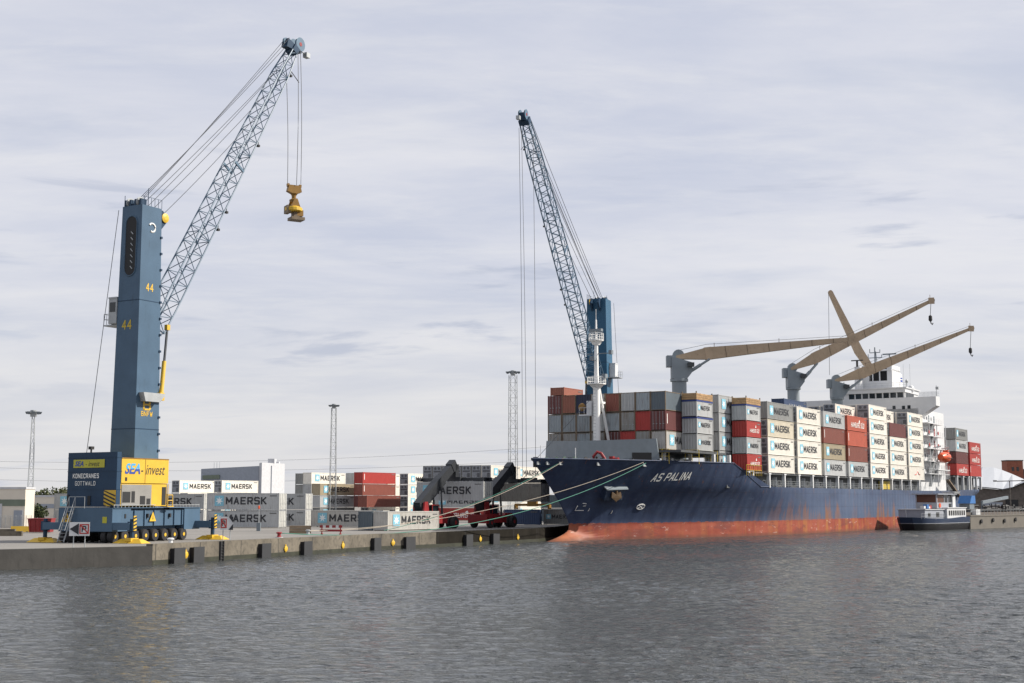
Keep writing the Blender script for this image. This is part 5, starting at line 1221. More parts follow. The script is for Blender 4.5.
# breakwater
def w_at(px, u):
    k = (px-CX)/F; P0 = S(u,0); a = SV.x - k*SV.y; b = k*P0.y - P0.x; return b/a
def z_at(py, u, w_): p = S(u,w_); return at(CX, py, p.y).z
m = MB(); wl, wr = -9.9, 9.4
pts = [(-29.0,wl,10.2),(-36.5,0,10.2),(-28.7,wr,10.2)]; zt_ = [z_at(441,-29,wl), z_at(441,-36.5,0), z_at(438.5,-28.7,wr)]
vs = [(u,-w_,z) for u,w_,z in pts]+[(u,-w_,z) for (u,w_,_),z in zip(pts,zt_)]+[(u+0.25,-w_,z) for u,w_,z in pts]+[(u+0.25,-w_,z) for (u,w_,_),z in zip(pts,zt_)]
vs[5] = (vs[5][0]-0.3, vs[5][1]+0.5, vs[5][2]); vs[11] = (vs[11][0]-0.3, vs[11][1]+0.5, vs[11][2]); vs[3] = (vs[3][0]-0.3, vs[3][1]-0.5, vs[3][2]); vs[9] = (vs[9][0]-0.3, vs[9][1]-0.5, vs[9][2])
m.add(vs, [(0,1,4,3),(1,2,5,4),(6,9,10,7),(7,10,11,8),(3,4,10,9),(4,5,11,10),(0,3,9,6),(2,8,11,5)]); bwk = m.build('breakwater', M['deckgrey'], ship)
m = MB(); 
Pb = Vector((-36.5,0,10.2)); Pe = Vector((-28.7,-wr,10.2)); dd = (Pe-Pb).normalized(); nb = Vector((-dd.y,dd.x,0)); nb = nb if nb.x < 0 else -nb
q0 = Pb+dd*8.0+nb*0.03; m.prism([q0+Vector((0,0,1.25)),q0+dd*2.9+Vector((0,0,1.25)),q0+dd*2.9+Vector((0,0,2.4)),q0+Vector((0,0,2.4))], nb*0.03); m.build('doorway', M['dark'], bwk)
# forecastle gear: mooring winches, vents, red hawser reel
def local_winch(u,w_,mm,name='mooring_winch'):
    m = MB(); z = 10.22; m.lathe([(0.75,-0.9),(0.75,-0.8),(0.4,-0.75),(0.4,0.75),(0.75,0.8),(0.75,0.9)], (u,-w_,z+0.9), (0,1,0), 14); m.box(u-0.6,u+0.6,-w_-1.3,-w_-0.95,z,z+1.2); m.box(u-0.5,u+0.5,-w_+0.95,-w_+1.2,z,z+1.1); m.build(name, M[mm], ship)
local_winch(-40.5,3.2,'green_dark') if 'green_dark' in M else None
M['gearg'] = mat('deck_gear_green', (0.03,0.06,0.045), 0.5)
local_winch(-41.5,1.4,'gearg'); local_winch(-40.0,-2.4,'gearg'); local_winch(-38.5,3.2,'dark')
m = MB(); m.path([(-38.5,-3.6,10.2),(-38.5,-3.6,11.9),(-38.3,-4.1,12.5),(-38.1,-4.6,12.3),(-38.0,-5.0,11.7),(-37.9,-5.2,11.2)],0.22,8); m.build('red_vent_pipe', M['redpaint'], ship)
m = MB(); m.box(-37.0,-36.4,-5.9,-5.3,10.2,11.9); m.lathe([(0.35,0),(0.35,0.6)],(-36.6,-6.6,11.4),(0,1,0),10); m.build('winch_motor', M['redpaint'], ship)
m = MB()
for k in range(14):
    u = -48+k*1.6; w_ = hb(u,10.6)-0.7; m.box(u-0.2,u+0.2,-w_-0.3,-w_+0.3,10.2,11.3+0.3*(k%3==0))
m.build('bitts', M['dark'], ship)
m = MB(); m.tube((-47.2,0,10.2),(-47.2,0,13.2),0.06,6); m.tube((-42,-2.6,10.2),(-42,-2.6,13.0),0.06,6); m.build('jackstaff', M['white'], ship)
# foremast
um, wm_ = -30.6, 0.0
zt_m = z_at(333,um,0); zp1 = z_at(384.5,um,0); zp2 = z_at(341,um,0)
m = MB(); m.tube((um,0,10.2),(um,0,zp1),0.56,14,0.50); m.tube((um,0,zp1),(um,0,zp2),0.38,12,0.26); m.tube((um,0,zp2),(um,0,zt_m+2.0),0.2,8,0.12); m.tube((um,0,zt_m+2),(um,0,zt_m+3.6),0.05,5); fm = m.build('foremast', M['mast'], ship, True)
m = MB(); m.tube((um+2.2,-0.9,14.0),(um+0.2,-0.3,zp1-0.5),0.22,6); m.tube((um+1.9,0.6,14.0),(um+0.3,0.2,zp1-0.5),0.16,6); m.box(um+0.5,um+1.5,-0.7,0.7,20.0,20.3); m.build('mast_stay', M['mast'], fm)
def mast_platform(z, r):
    m = MB(); m.lathe([(r,0),(r,0.14)], (um,0,z), n=14); 
    for k in range(10):
        a = k*math.pi/5; m.tube((um+r*math.cos(a),r*math.sin(a),z),(um+r*math.cos(a),r*math.sin(a),z+1.1),0.04,4)
    for zz2 in (0.55,1.1): m.path([(um+r*math.cos(k*math.pi/8),r*math.sin(k*math.pi/8),z+zz2) for k in range(17)],0.035,4)
    m.frustum((um,0),0.4,0.4,z-0.6,r*0.6,r*0.6,z); m.build('mast_platform', M['mast'], fm)
mast_platform(zp1,1.4); mast_platform(zp2,1.1)
m = MB(); m.box(um-0.4,um+0.4,-1.7,-1.1,zp1+0.9,zp1+1.5); m.box(um-0.35,um+0.3,-1.0,1.0,zp2+1.4,zp2+1.8); m.box(um-1.4,um-0.6,-0.4,0.4,zp2-3,zp2-2.4); m.tube((um,-2.6,zp1+4.6),(um,1.6,zp1+4.6),0.07,5); m.box(um-0.3,um+0.3,-2.7,-2.2,zp1+4.4,zp1+5.0); m.build('navigation_light', M['deckgrey'], fm)
m = MB(); 
for k in range(26): m.tube((um-0.75,-0.25,11+k*0.5),(um-0.75,0.25,11+k*0.5),0.03,4)
m.build('ladder', M['galv'], fm)
zs = z_at(404.5,um,1.6); m = MB(); wx = 2.2
m.lathe([(0.55,0),(0.62,0.25),(0.45,0.5)], (um-0.3,wx-0.0,zs-0.3), (-1,0,0), 12); m.build('fog_horn', M['ochre'], fm); m = MB(); m.box(um-0.8,um+0.6,0.6,2.6,zs-1.6,zs-1.4); m.box(um-0.6,um+0.4,0.6,1.4,zs-1.4,zs+0.6)
for y in (0.9,1.7,2.5): m.tube((um-0.8,y,zs-1.4),(um-0.8,y,zs-0.4),0.035,4)
m.tube((um-0.8,0.6,zs-0.4),(um-0.8,2.6,zs-0.4),0.035,4); m.build('horn_platform', M['white'], fm)
m = MB(); m.tube((um-0.5,0.6,zs+1),(-39,6.0,11.2),0.035,4); m.build('forestay', M['cable'], fm)

# hatch side structure: posts, coaming, rails
HP = []
for k in range(14): HP.append(0.25+7.0*k)
for u in [126.0,132.0,137.6,140.0,146,151.0]: HP.append(u)
for u in HP:
    zt_ = 10.08 if u < 110 else 11.65; m = MB(); m.box(u-0.24,u+0.24,-15.2,-14.7,ztop(u)-0.1,zt_); m.box(u-0.5,u+0.5,-15.25,-14.3,zt_-0.22,zt_); m.build('support_post', M['white'], ship)
m = MB(); m.box(-13,97,-13.2,-12.9,7.6,10.0); m.box(123,152,-13.0,-12.8,8.0,11.3); m.box(123,152.5,-14.9,13,11.30,11.6); m.box(-2,97,-15.1,13,9.86,10.05); m.box(-28.5,-2,-12.6,9.8,12.65,12.98); hc = m.build('hatch_coaming', M['coaming'], ship)
m = MB()
for k in range(13):
    u0 = 0.8+7*k
    for (a,b_) in ((1.2,2.7),(3.3,5.2)):
        if (k*7+int(a)) % 5 == 0: continue
        for (x0,x1,z0,z1) in ((a,b_,8.9,9.02),(a,b_,8.2,8.3),(a,a+0.14,8.2,9.02),(b_-0.14,b_,8.2,9.02)): m.box(u0+x0,u0+x1,-13.26,-13.2,z0,z1)
    m.box(u0+5.6,u0+6.0,-13.9,-13.2,7.85,9.5)
m.build('coaming_frame', M['white'], hc)
m = MB()
for u in [k*1.75 for k in range(0,56)]: m.tube((u,-15.2,7.85),(u,-15.2,8.85),0.025,4)
for z in (8.2,8.5,8.85): m.tube((0,-15.2,z),(97,-15.2,z),0.022,4)
m.build('deck_rail', M['galv'], ship)
m = MB(); m.box(66.8,73.0,-14.2,-13.3,8.0,9.6); m.build('yellow_locker', M['numyel'], ship)
for u in (-27.5,-22.0,-16.6,-9.2,-3.8,-12.5):
    m = MB(); wq = min(11.9 if u<-20 else 14.0, hb(u,11)-0.5); wq = min(wq, hb(u,10.4)-0.55); m.box(u-0.24,u+0.24,-wq,-wq+0.5,10.35 if u < -13 else ztop(u)-1.0,12.65 if u < -10 else 10.28); m.build('support_post', M['white'], ship)
m = MB()
for (u0,w0) in ((-28.3,10.6),(-23.0,13.0),(-16.0,13.0)):
    for z in (12.1,12.6,13.15): m.tube((u0,-w0,z),(u0,-w0+2.2,z),0.035,4)
    for k in range(3): m.tube((u0,-w0+1.1*k,11.0),(u0,-w0+1.1*k,13.15),0.045,4)
for k in range(9): m.tube((-10.2+0.8*k,-15.35,9.5),(-10.2+0.8*k,-15.35,11.2),0.035,4)
for z in (10.4,11.2): m.tube((-10.2,-15.35,z),(-3.8,-15.35,z),0.035,4)
m.build('yellow_railing', M['numyel'], ship)
m = MB(); 
for k in range(7): m.box(-26.5+1.6*k,-25.7+1.6*k,-9.4,-8.5,10.25,11.6+0.3*(k%2))
m.build('ventilator', M['white'], ship)

# ------------------------------------------------------------------ containers on board
SG = 'containers stacked on the ship'
def sc(u, w_, z, Lc, Hc, col, label, **kw):
    p = S(u + random.uniform(-0.05,0.05), w_ + random.uniform(-0.05,0.02), z); return container(p, SROT, Lc, Hc, col, label, SG, **kw)
TN = {2:['lower','upper'],3:['bottom','middle','top'],4:['bottom','second','third','top'],5:['bottom','second','third','fourth','top']}
OR = ['first','second','third','fourth','fifth','sixth','seventh','eighth']
bowc = [['dirty grey','blue-grey','maroon'],['dirty grey','blue-grey','rust brown'],['blue-grey','blue-grey','navy'],['dirty grey','light grey','light grey'],['maroon','blue-grey','brown'],['red','dirty grey','light grey'],['dirty grey','red','blue-grey'],['blue-grey','maroon','slate']]
for c in range(8):
    for tr in range(3):
        col = bowc[c][tr]; mk = 'none'
        if c == 7: mk = ['star','tick','cgm'][tr]
        kw = {}
        if c == 7 and tr > 0: kw = {}
        cc = sc(-27.9, 10.0-(7-c)*2.5, 13.0+tr*2.9, L40, 2.9, col if not (c == 7 and tr == 0) else 'pale grey', '%s container end of the bow block, %s row, %s from left' % (col, TN[3][tr], OR[c]), mark=mk, end='door' if col in ('dirty grey','maroon','light grey') else 'plain', framecol=M['rail'] if col not in ('maroon','navy','red') else None)
for i in range(0): pass
sc(-27.6, -7.2, 21.7, L20, 1.3, 'rust brown', 'half height rust brown container alone on top of the bow block at its left', mark='none')
def flat_rack(u, w_, z, label):
    t = thing('flat_rack', label, 'flat rack', S(u,w_,z), SROT, 'bundled flat racks on the ship')
    for k in range(3):
        m = MB(); m.box(0,6.06,0,CW,0.02+k*0.33,0.12+k*0.33)
        for x in (0,1.4,2.9,4.4,5.9): m.box(x,x+0.16,0,CW,0.12+k*0.33,0.32+k*0.33)
        m.box(0.05,6.0,0.02,0.10,0.16+k*0.33,0.30+k*0.33); m.build('rack_platform', M['rack'], t)
    for x in (0,5.9):
        for y in (0,CW-0.14): m = MB(); m.box(x,x+0.16,y,y+0.14,1.0,1.25); m.build('folded_post', M['rail'], t)
for tr in range(3):
    sc(-22.4, 12.5, 13.02+tr*2.55, L20, 2.54, 'light grey', 'short light grey container beside the bow block, %s of three under the %s flat racks' % (TN[3][tr], 'first'), mark='star', blue_rail=tr > 0)
flat_rack(-22.4, 12.5, 13.02+3*2.55, 'bundle of brown flat racks nearest the bow, on the short grey containers')
for tr in range(4):
    sc(-13.95, 12.5, 10.4+tr*2.9, L40, 2.9, 'light grey', 'light grey container with big letters partly hidden by red ones, %s of its stack' % TN[4][tr], mark='star')
mc = [('red','sud'),('light grey','star'),('red','sud'),('light grey','star')]
ml = ['short red container at the bottom of the stack beside the forecastle step','short light grey container between the two short red ones','short red container second below the flat racks, above a grey one','short light grey container directly under the second bundle of flat racks']
for tr in range(4): sc(-9.6, 15.3, 10.3+tr*2.6, L20, 2.59, mc[tr][0], ml[tr], mark=mc[tr][1], blue_rail=tr == 3)
flat_rack(-9.6, 15.3, 10.3+4*2.6, 'bundle of brown flat racks above the short red and grey stack')
side = {0:('fifth side stack from the bow', [('white','star'),('white','star'),('cream','star'),('grey','star')], 'reefer'),
        1:('all-white stack of four amidships', [('white','star')]*4, 'reefer'),
        2:('stack with a tan and a brown box', [('light grey','star'),('tan','star'),('brown','tick'),('light grey','star')], 'plain'),
        3:('stack of three reds over grey', [('light grey','star'),('brown','tick'),('orange-red','tick'),('orange-red','sud')], 'plain'),
        4:('all-white stack of five left of the dark brown box', [('white','star')]*5, 'reefer'),
        5:('white stack topped by a brown box', [('white','star')]*3+[('maroon','none')], 'reefer'),
        6:('stack of five touching the white bridge', [('white','redline')]+[('white','star')]*4, 'reefer')}
for b,(nm,items,en) in side.items():
    for tr,(col,mk) in enumerate(items):
        e_ = 'plain' if col in ('grey',) else en
        sc(13.93*b-0.55, 15.3, 10.1+tr*2.9, L40, 2.89, col, '%s container, %s of the %s' % (col, TN[len(items)][tr], nm), mark=mk, end=e_)
for j in range(1,5): sc(55.2, 15.3-2.5*j, 10.1+4*2.9, L40, 2.89, 'white', '%s container inboard in the top row of the tall white stack of five' % OR[j], mark='star', end='reefer')
for j in range(1,5): sc(83.0, 15.3-2.5*j, 10.1+4*2.9, L40, 2.89, 'white', '%s container inboard in the top row just before the white bridge' % OR[j], mark='star', end='reefer')
sc(69.1, 12.8, 10.1+4*2.9, L40, 2.89, 'white', 'white container peeping out behind the dark brown box, its last letters visible', mark='star', end='reefer')
sc(28.0, 7.8, 10.1+4*2.9, L40, 2.59, 'blue', 'dark blue container rising behind the all-white stack amidships', mark='bluetext')
sc(42.0, 12.8, 10.1+4*2.9-0.3, L40, 2.59, 'white', 'white container rising behind the grey one beside the third deck crane', mark='star', end='reefer')
ai = [('red','sud','red container at the bottom behind the lifeboat, white lettering'),('maroon','none','dark maroon container behind the lifeboat, above a red one'),('light grey','star','light grey container second from top aft of the bridge'),('grey','star','dark grey container on top aft of the bridge')]
for tr,(col,mk,lb) in enumerate(ai): sc(125.0, 15.3, 11.7+tr*2.87, L40, 2.86, col, lb, mark=mk)
for tr,col in enumerate(('red','maroon','maroon','blue-grey')): sc(125.0, 12.8, 11.7+tr*2.87, L40, 2.86, col, '%s container one row inboard behind the bridge side decks, %s' % (col, TN[4][tr]), mark='none')
sc(125.0, 7.8, 11.7+4*2.87, L40, 2.86, 'cream', 'cream container highest aft of the bridge, just right of its decks', mark='none')
for tr,(mk,lb) in enumerate((('tick','plain red container at the bottom of the aftmost stack'),('sud','lettered red container in the middle of the aftmost stack'),('sud','lettered red container on top of the aftmost stack'))): sc(139.0, 15.3, 11.7+tr*2.87, L40, 2.86, 'red', lb, mark=mk)

# ------------------------------------------------------------------ deck cranes
def deck_crane(u, w_, ypost, ycol, heel, knee, tip, hook=None):
    P = S(u, w_); Y = P.y
    def lc(px, py, dy=0): q = at(px, py, Y); return Vector((q.x, q.y, q.z)) - SO
    inv = Matrix.Rotation(-SROT, 4, 'Z')
    Z0 = lambda py: at(CX, py, Y).z
    c = Vector((u, -w_, 0)); zt_ = Z0(ypost); zc = Z0(ycol)
    m = MB(); m.tube((c.x,c.y,8),(c.x,c.y,zc),1.22,20); m.lathe([(1.5,zc-0.35),(1.5,zc+0.1)], (c.x,c.y,0), n=20)
    cr = m.build('deck_crane', M['postgrey'], ship, True)
    ex = inv.to_3x3() @ Vector((1,0,0)); ey = inv.to_3x3() @ Vector((0,1,0))
    Fm = frame((c.x,c.y,0), ex, ey)
    hz = zt_ - zc
    m = MB(Fm); m.prism([(-1.3,-1.2,zc+0.1),(1.25,-1.2,zc+0.1),(2.1,-1.2,zc+1.2),(2.1,-1.2,zt_-2.2),(-0.2,-1.2,zt_-1.5),(-1.3,-1.2,zt_-1.3)], (0,2.4,0)); m.box(-2.1,-0.6,-0.9,0.9,zt_-2.9,zt_-1.0); m.lathe([(0.95,-0.5),(0.95,0.5)], (-0.1,0,zt_-0.9), (0,1,0), 16); m.build('slewing_tower', M['postgrey'], cr)
    m = MB(Fm); m.box(1.2,2.3,-2.2,-1.22,zc+2.0,zt_-2.3); m.box(2.32,2.36,-2.1,-1.3,zc+2.4,zt_-2.6); m.build('crane_cab', M['glass'], cr)
    # jib in the plane of constant depth
    J = lambda px, py: (Vector((at(px,py,Y).x - P.x, 0, at(px,py,Y).z)))
    h, k0, k1, t0, t1 = J(*heel), J(*knee[0]), J(*knee[1]), J(*tip[0]), J(*tip[1])
    dirx = (t0-h).normalized()
    m = MB(Fm)
    poly = [h+Vector((0,-0.65,0.25)), k0+Vector((0,-0.65,0)), t0+Vector((0,-0.65,0)), t1+Vector((0,-0.65,0)), k1+Vector((0,-0.65,0)), h+Vector((0,-0.65,-0.25))]
    m.prism(poly, (0,1.3,0)); jb = m.build('jib', M['jib'], cr)
    m = MB(Fm)
    for f in (0.12,0.27,0.42,0.57,0.72,0.87):
        A = k0.lerp(t0,f); B = k1.lerp(t1,f); m.bar(A+Vector((0,-0.665,0)), B+Vector((0,-0.665,0)), 0.03, 0.10)
    for f in (0.05,0.5): q_ = k0.lerp(t0,f); m.tube(q_, q_+Vector((0,0,0.7)), 0.06, 4)
    m.build('jib_seam', M['rail'], cr)
    m = MB(Fm); e = (k1-k0).normalized(); m.prism([k0+Vector((0,-0.69,0))-dirx*0.6, k0+Vector((0,-0.69,0))+dirx*0.6, k1+Vector((0,-0.69,0))+dirx*0.8, k1+Vector((0,-0.69,0))-dirx*0.5], (0,1.38,0)); m.bar(t0+Vector((0,-0.75,0.3)), t1+Vector((0,-0.75,-0.3)), 0.1, 1.2); m.build('knee_plate', M['jib'], cr)
    m = MB(Fm); m.lathe([(0.55,-0.5),(0.55,0.5)], (t0+t1)/2+dirx*0.3, (0,1,0), 12); m.tube(t0, t0+Vector((0,0,1.0)), 0.06, 4); m.build('tip_sheave', M['jib'], cr)
    for y in (-0.8, 0.55):
        A = Vector((1.3,y,zc+1.0)); B = k1 + Vector((0,y*0.8,0)) ; C_ = A.lerp(B,0.6)
        m = MB(Fm); m.tube(A,C_,0.28,8); m.tube(C_,B,0.19,8); m.build('luffing_cylinder', M['postgrey'], cr)
    m = MB(Fm); m.path([h+Vector((0.3,0,1.2)), k0+Vector((0,0,0.55)), t0+Vector((0,0,0.35))], 0.03, 4); m.build('hoist_wire', M['cable'], cr)
    if hook:
        q0 = J(*hook[0]); q1 = J(*hook[1]); m = MB(Fm); m.tube(q0,q1+Vector((0,0,1.2)),0.06,5); m.build('hook_wire', M['cable'], cr)
        m = MB(Fm); m.lathe([(0.12,1.2),(0.36,1.0),(0.4,0.2),(0.2,-0.1)], q1, n=8); m.path([q1+Vector((0.0,0,0)),q1+Vector((0.1,0,-0.5)),q1+Vector((0.35,0,-0.75)),q1+Vector((0.5,0,-0.4))],0.12,5); m.build('hook', M['dark'], cr)
    return cr
deck_crane(-0.9, 0, 350, 379.5, (675,357.7), ((707,347.5),(709,359.5)), ((851,337.6),(851,341)))
deck_crane(54.9, 0, 363.5, 388, (789,370), ((814,352),(817,363.5)), ((930,299.6),(930.5,303)), ((931,302),(930.5,321)))
deck_crane(82.9, 0, 375, 398, (834,381), ((860,368),(862,379)), ((970,327.5),(970,330.5)), ((971,330),(970.5,353)))
# aft crane jib behind the bridge
Pq = S(118,0); Y = Pq.y; P0 = at(886,395,Y)-SO; inv3 = Matrix.Rotation(-SROT,3,'Z'); loc = lambda px,py: inv3 @ (at(px,py,Y)-SO)
ex = inv3 @ Vector((1,0,0)); ey = inv3 @ Vector((0,1,0))
m = MB(); a0, a1, b0, b1 = loc(884,393), loc(888,391), loc(828.5,293), loc(832,291.5)
k0, k1 = loc(855,353), loc(862,349)
m.prism([a0-ey*0.6, k0-ey*0.6, b0-ey*0.6, b1-ey*0.6, k1-ey*0.6, a1-ey*0.6], ey*1.2); m.build('aft_jib', M['jib'], ship)
m = MB(); m.lathe([(0.5,-0.4),(0.5,0.4)], (b0+b1)/2, ey, 10); m.build('aft_jib_sheave', M['jib'], ship)
m = MB(); m.tube(b0, loc(829.5,375), 0.05, 5); m.build('aft_hoist_wire', M['cable'], ship)
m = MB(); q = (a0+a1)/2; m.tube((q.x+1.0,q.y,8),(q.x+1.0,q.y,q.z+0.3),1.2,16); m.build('aft_crane_post', M['postgrey'], ship)

# ------------------------------------------------------------------ superstructure
U0 = 98.3
zf = lambda py: z_at(py, U0, 0)
zwin0, zwin1 = zf(399.3), zf(393.8); zroof = zf(391.0)
zt1, zt0 = z_at(396.2,U0,17), z_at(405.5,U0,17)
m = MB(); m.box(U0,121,-13.6,13.6,7.9,zt0-0.5); ss = m.build('superstructure', M['white'], ship)
wp = 17.6
m = MB(); m.prism([(U0,-12.0,zt0-3.6),(U0,-wp,zt0),(U0,-wp,zt1),(U0,wp,zt1),(U0,wp,zt0),(U0,12.0,zt0-3.6)], (3.4,0,0)); m.build('bridge_wing', M['white'], ss)
m = MB(); ws = -w_at(842.5,U0); m.box(U0+0.4,110,-10.6,ws,zt1-0.5,zwin1); m.box(U0-0.1,110.4,-11.1,ws+0.4,zwin1+0.9,zroof+0.5); m.box(U0+0.1,110,-10.8,ws+0.2,zwin1,zwin1+0.9); wh = m.build('wheelhouse', M['white'], ss)
m = MB(); 
for k in range(13):
    y = -10.2+k*1.6
    if y+1.25 > ws: break
    m.box(U0+0.32,U0+0.395,y,y+1.25,zwin0,zwin1-0.05)
for k in range(4): m.box(U0+1+k*1.8,U0+2.5+k*1.8,-10.68,-10.605,zwin0,zwin1-0.05)
m.build('wheelhouse_window', M['glass'], ss)
m = MB()
for (px,py) in ((894.5,407.5),(904,407.5),(909.5,407)):
    w_ = w_at(px,U0); z = z_at(py,U0,w_); m.box(U0-0.03,U0-0.005,-w_-0.35,-w_+0.35,z-0.4,z+0.4)
m.build('porthole', M['glass'], ss)
# rails on wing and roof
m = MB()
for y in [-wp+0.3*k for k in range(0,14)]: m.tube((U0+1,y,zt1),(U0+1,y,zt1+1.1),0.03,4)
for z in (0.4,0.75,1.1): m.tube((U0+1,-wp,zt1+z),(U0+1,-wp+4,zt1+z),0.03,4); m.tube((U0+3.2,-wp,zt1+z),(U0+3.2,-wp+4,zt1+z),0.03,4); m.tube((U0+1,-wp,zt1+z),(U0+3.2,-wp,zt1+z),0.03,4)
for k in range(12): y = -11+k*(ws+11)/11; m.tube((U0,y,zroof+0.5),(U0,y,zroof+1.5),0.03,4)
for z in (1.0,1.5): m.tube((U0,-11,zroof+z),(U0,ws,zroof+z),0.03,4)
m.tube((U0+1.5,-wp+0.2,zt1),(U0+1.5,-wp+0.2,zt1+2.6),0.05,5); m.box(U0+1.2,U0+1.8,-wp-0.3,-wp+0.3,zt1+1.6,zt1+2.2); m.build('bridge_rail', M['galv'], ss)
# monkey island block, louvred opening, masts
ub = 104.0; wa, wbb = w_at(863.5,ub), w_at(893.5,ub)
zb1 = z_at(366,ub,0); zmid0, zmid1 = z_at(381.5,ub,0), z_at(371.5,ub,0)
m = MB(); m.box(ub,ub+7,-wbb,-wa,zroof,zmid0); m.box(ub,ub+7,-wbb,-w_at(888.5,ub),zmid0,zb1); m.box(ub,ub+7,-w_at(869,ub)-0.3,-wa,zmid0,zb1); m.box(ub-0.2,ub+7,-wbb,-w_at(876,ub),zmid1,zb1-1); fb = m.build('funnel_block', M['white'], ss)
m = MB(); m.box(ub+1.2,ub+1.3,-w_at(888.5,ub)+0.02,-w_at(866,ub),zmid0,zmid1+0.8)
m.build('louvre', M['dark'], fb)
m = MB()
for px in (874,881): m.box(ub,ub+0.3,-w_at(px,ub)-0.12,-w_at(px,ub)+0.12,zmid0,zmid1)
m.build('louvre_post', M['white'], fb)
wfu = w_at(896,112); m = MB(); m.lathe([(1.9,zroof),(1.7,z_at(375,112,wfu)),(1.3,z_at(373,112,wfu))],(112,-wfu,0),n=18,mi=0); fn = m.build('funnel', M['white'], ss, True)
m = MB(); m.lathe([(1.86,z_at(392,112,wfu)),(1.80,z_at(386,112,wfu))],(112,-wfu,0),n=18); m.build('funnel_red_band', BOX['red'], fn)
m = MB(); m.lathe([(1.79,z_at(382.5,112,wfu)),(1.78,z_at(380.5,112,wfu))],(112,-wfu,0),n=18); m.lathe([(1.77,z_at(379.5,112,wfu)),(1.75,z_at(378,112,wfu))],(112,-wfu,0),n=18); m.build('funnel_blue_band', M['sea1'], fn)
wq = w_at(874.5,ub); z0_, z1_ = zb1, z_at(347,ub,0)
m = MB(); m.tube((ub+2,-wq,zroof),(ub+2,-wq,z1_),0.28,8,0.14); 
for f,wd in ((0.45,1.6),(0.72,1.2)): zz2 = lerp(z0_,z1_,f); m.tube((ub+2,-wq-wd,zz2),(ub+2,-wq+wd,zz2),0.1,5); m.tube((ub+2,-wq-wd,zz2),(ub+2,-wq-wd,zz2+0.7),0.09,5); m.tube((ub+2,-wq+wd,zz2),(ub+2,-wq+wd,zz2+0.9),0.09,5)
m.tube((ub+2,-wq-0.5,z0_),(ub+2,-wq-0.2,z1_-1),0.09,5); m.build('radar_mast', M['deckgrey'], ss)
wq = w_at(889,ub); m = MB(); m.box(ub+2,ub+2.3,-wq-1.6,-wq+1.6,z_at(354.5,ub,0)-0.15,z_at(354.5,ub,0)+0.15); m.tube((ub+2.1,-wq,zb1-1),(ub+2.1,-wq,z_at(354.5,ub,0)),0.14,6); m.build('radar_scanner', M['deckgrey'], ss)
wq = w_at(860,ub); m = MB(); m.box(ub-1,ub-0.8,-wq-1.4,-wq+1.4,z_at(360.5,ub,0)-0.12,z_at(360.5,ub,0)+0.12); m.tube((ub-0.9,-wq,zroof),(ub-0.9,-wq,z_at(360.5,ub,0)),0.25,6); m.build('forward_radar', M['dark'], ss)
wq = w_at(908,U0+4); m = MB(); m.tube((U0+4,-wq,zroof),(U0+4,-wq,z_at(381.5,U0+4,wq)),0.10,6); m.lathe([(0.1,-0.4),(0.35,-0.2),(0.35,0.2),(0.1,0.5)],(U0+4,-wq,z_at(381.5,U0+4,wq)),n=8); m.build('aerial', M['galv'], ss)
wq = w_at(912,U0+6); m = MB(); m.lathe([(0.3,-0.9),(0.7,-0.5),(0.8,0.1),(0.5,0.7),(0.1,0.9)],(U0+6,-wq,z_at(389,U0+6,wq)),n=12); m.build('satellite_dome', M['white'], ss, True)
for px in (905,911.5):
    wq = w_at(px,U0+8); m = MB(); m.tube((U0+8,-wq,zroof),(U0+8,-wq,z_at(364,U0+8,wq)),0.03,4); m.build('whip_aerial', M['galv'], ss)
wq = w_at(859.5,U0+3); m = MB(); m.tube((U0+3,-wq,zroof),(U0+3,-wq,z_at(367,U0+3,wq)),0.9,14,0.8); m.build('exhaust_trunk', M['white'], ss, True)
m = MB()
for k in range(5): m.tube((U0+1.5,-w_at(846,U0)+k*0.7,zroof),(U0+1.5,-w_at(846,U0)+k*0.7,zroof+1.8+0.5*(k%2)),0.1,5)
m.build('deck_light', M['galv'], ss)
# side decks with rails and stairs
levels = [11.6+2.85*k for k in range(5)]
for k,z in enumerate(levels):
    ue = 117 - 1.2*k
    m = MB(); m.box(U0+0.5,ue,-15.5,-13.6,z,z+0.16); dk = m.build('side_deck', M['white'], ss)
    m = MB()
    for j in range(int((ue-U0)/1.6)+1): u = U0+0.6+j*1.6; m.tube((u,-15.45,z+0.16),(u,-15.45,z+1.2),0.035,4)
    for h_ in (0.5,0.85,1.2): m.tube((U0+0.5,-15.45,z+h_),(ue,-15.45,z+h_),0.03,4)
    for j in (1,5,10): 
        u = U0+0.6+j*1.6; m.tube((u,-15.4,z-2.7),(u,-15.4,z),0.1,5)
    m.build('rail', M['white'], dk)
    m = MB(); m.bar((U0+3,-14.9,z-2.7),(U0+6.2,-14.9,z),0.7,0.18); m.build('stair', M['galv'], dk)
    m = MB()
    for u in (U0+2.0,U0+8.4,U0+13): m.box(u,u+0.85,-13.68,-13.605,z+0.2,z+2.2)
    m.build('deck_door', M['redpaint'] if k in (2,3) else M['postgrey'], dk)
    m = MB()
    for u in (U0+4.4,U0+6.4,U0+10.6): m.box(u,u+0.7,-13.66,-13.605,z+1.1,z+1.8)
    m.build('deck_window', M['glass'], dk)
    for (u,w_) in ((U0+1.0,15.53),(U0+9.0,15.53)):
        if k in (2,3): m = MB(); m.lathe([(0.42,0),(0.42,0.1)],(u,-w_,z+0.85),(0,-1,0),10); m.build('lifebuoy', BOX['red'], dk)
m = MB()
for u in (105.2,112.4): m.path([(u,-13.6,14.2),(u,-15.0,17.6),(u,-16.6,18.0)],0.18,6)
m.build('davit', M['white'], ss)
m = MB(); m.box(104,114.5,-16.2,-13.6,12.55,12.75); 
for k in range(8): m.tube((104+1.5*k,-16.1,10.4),(104+1.5*k,-16.1,13.7),0.06,4)
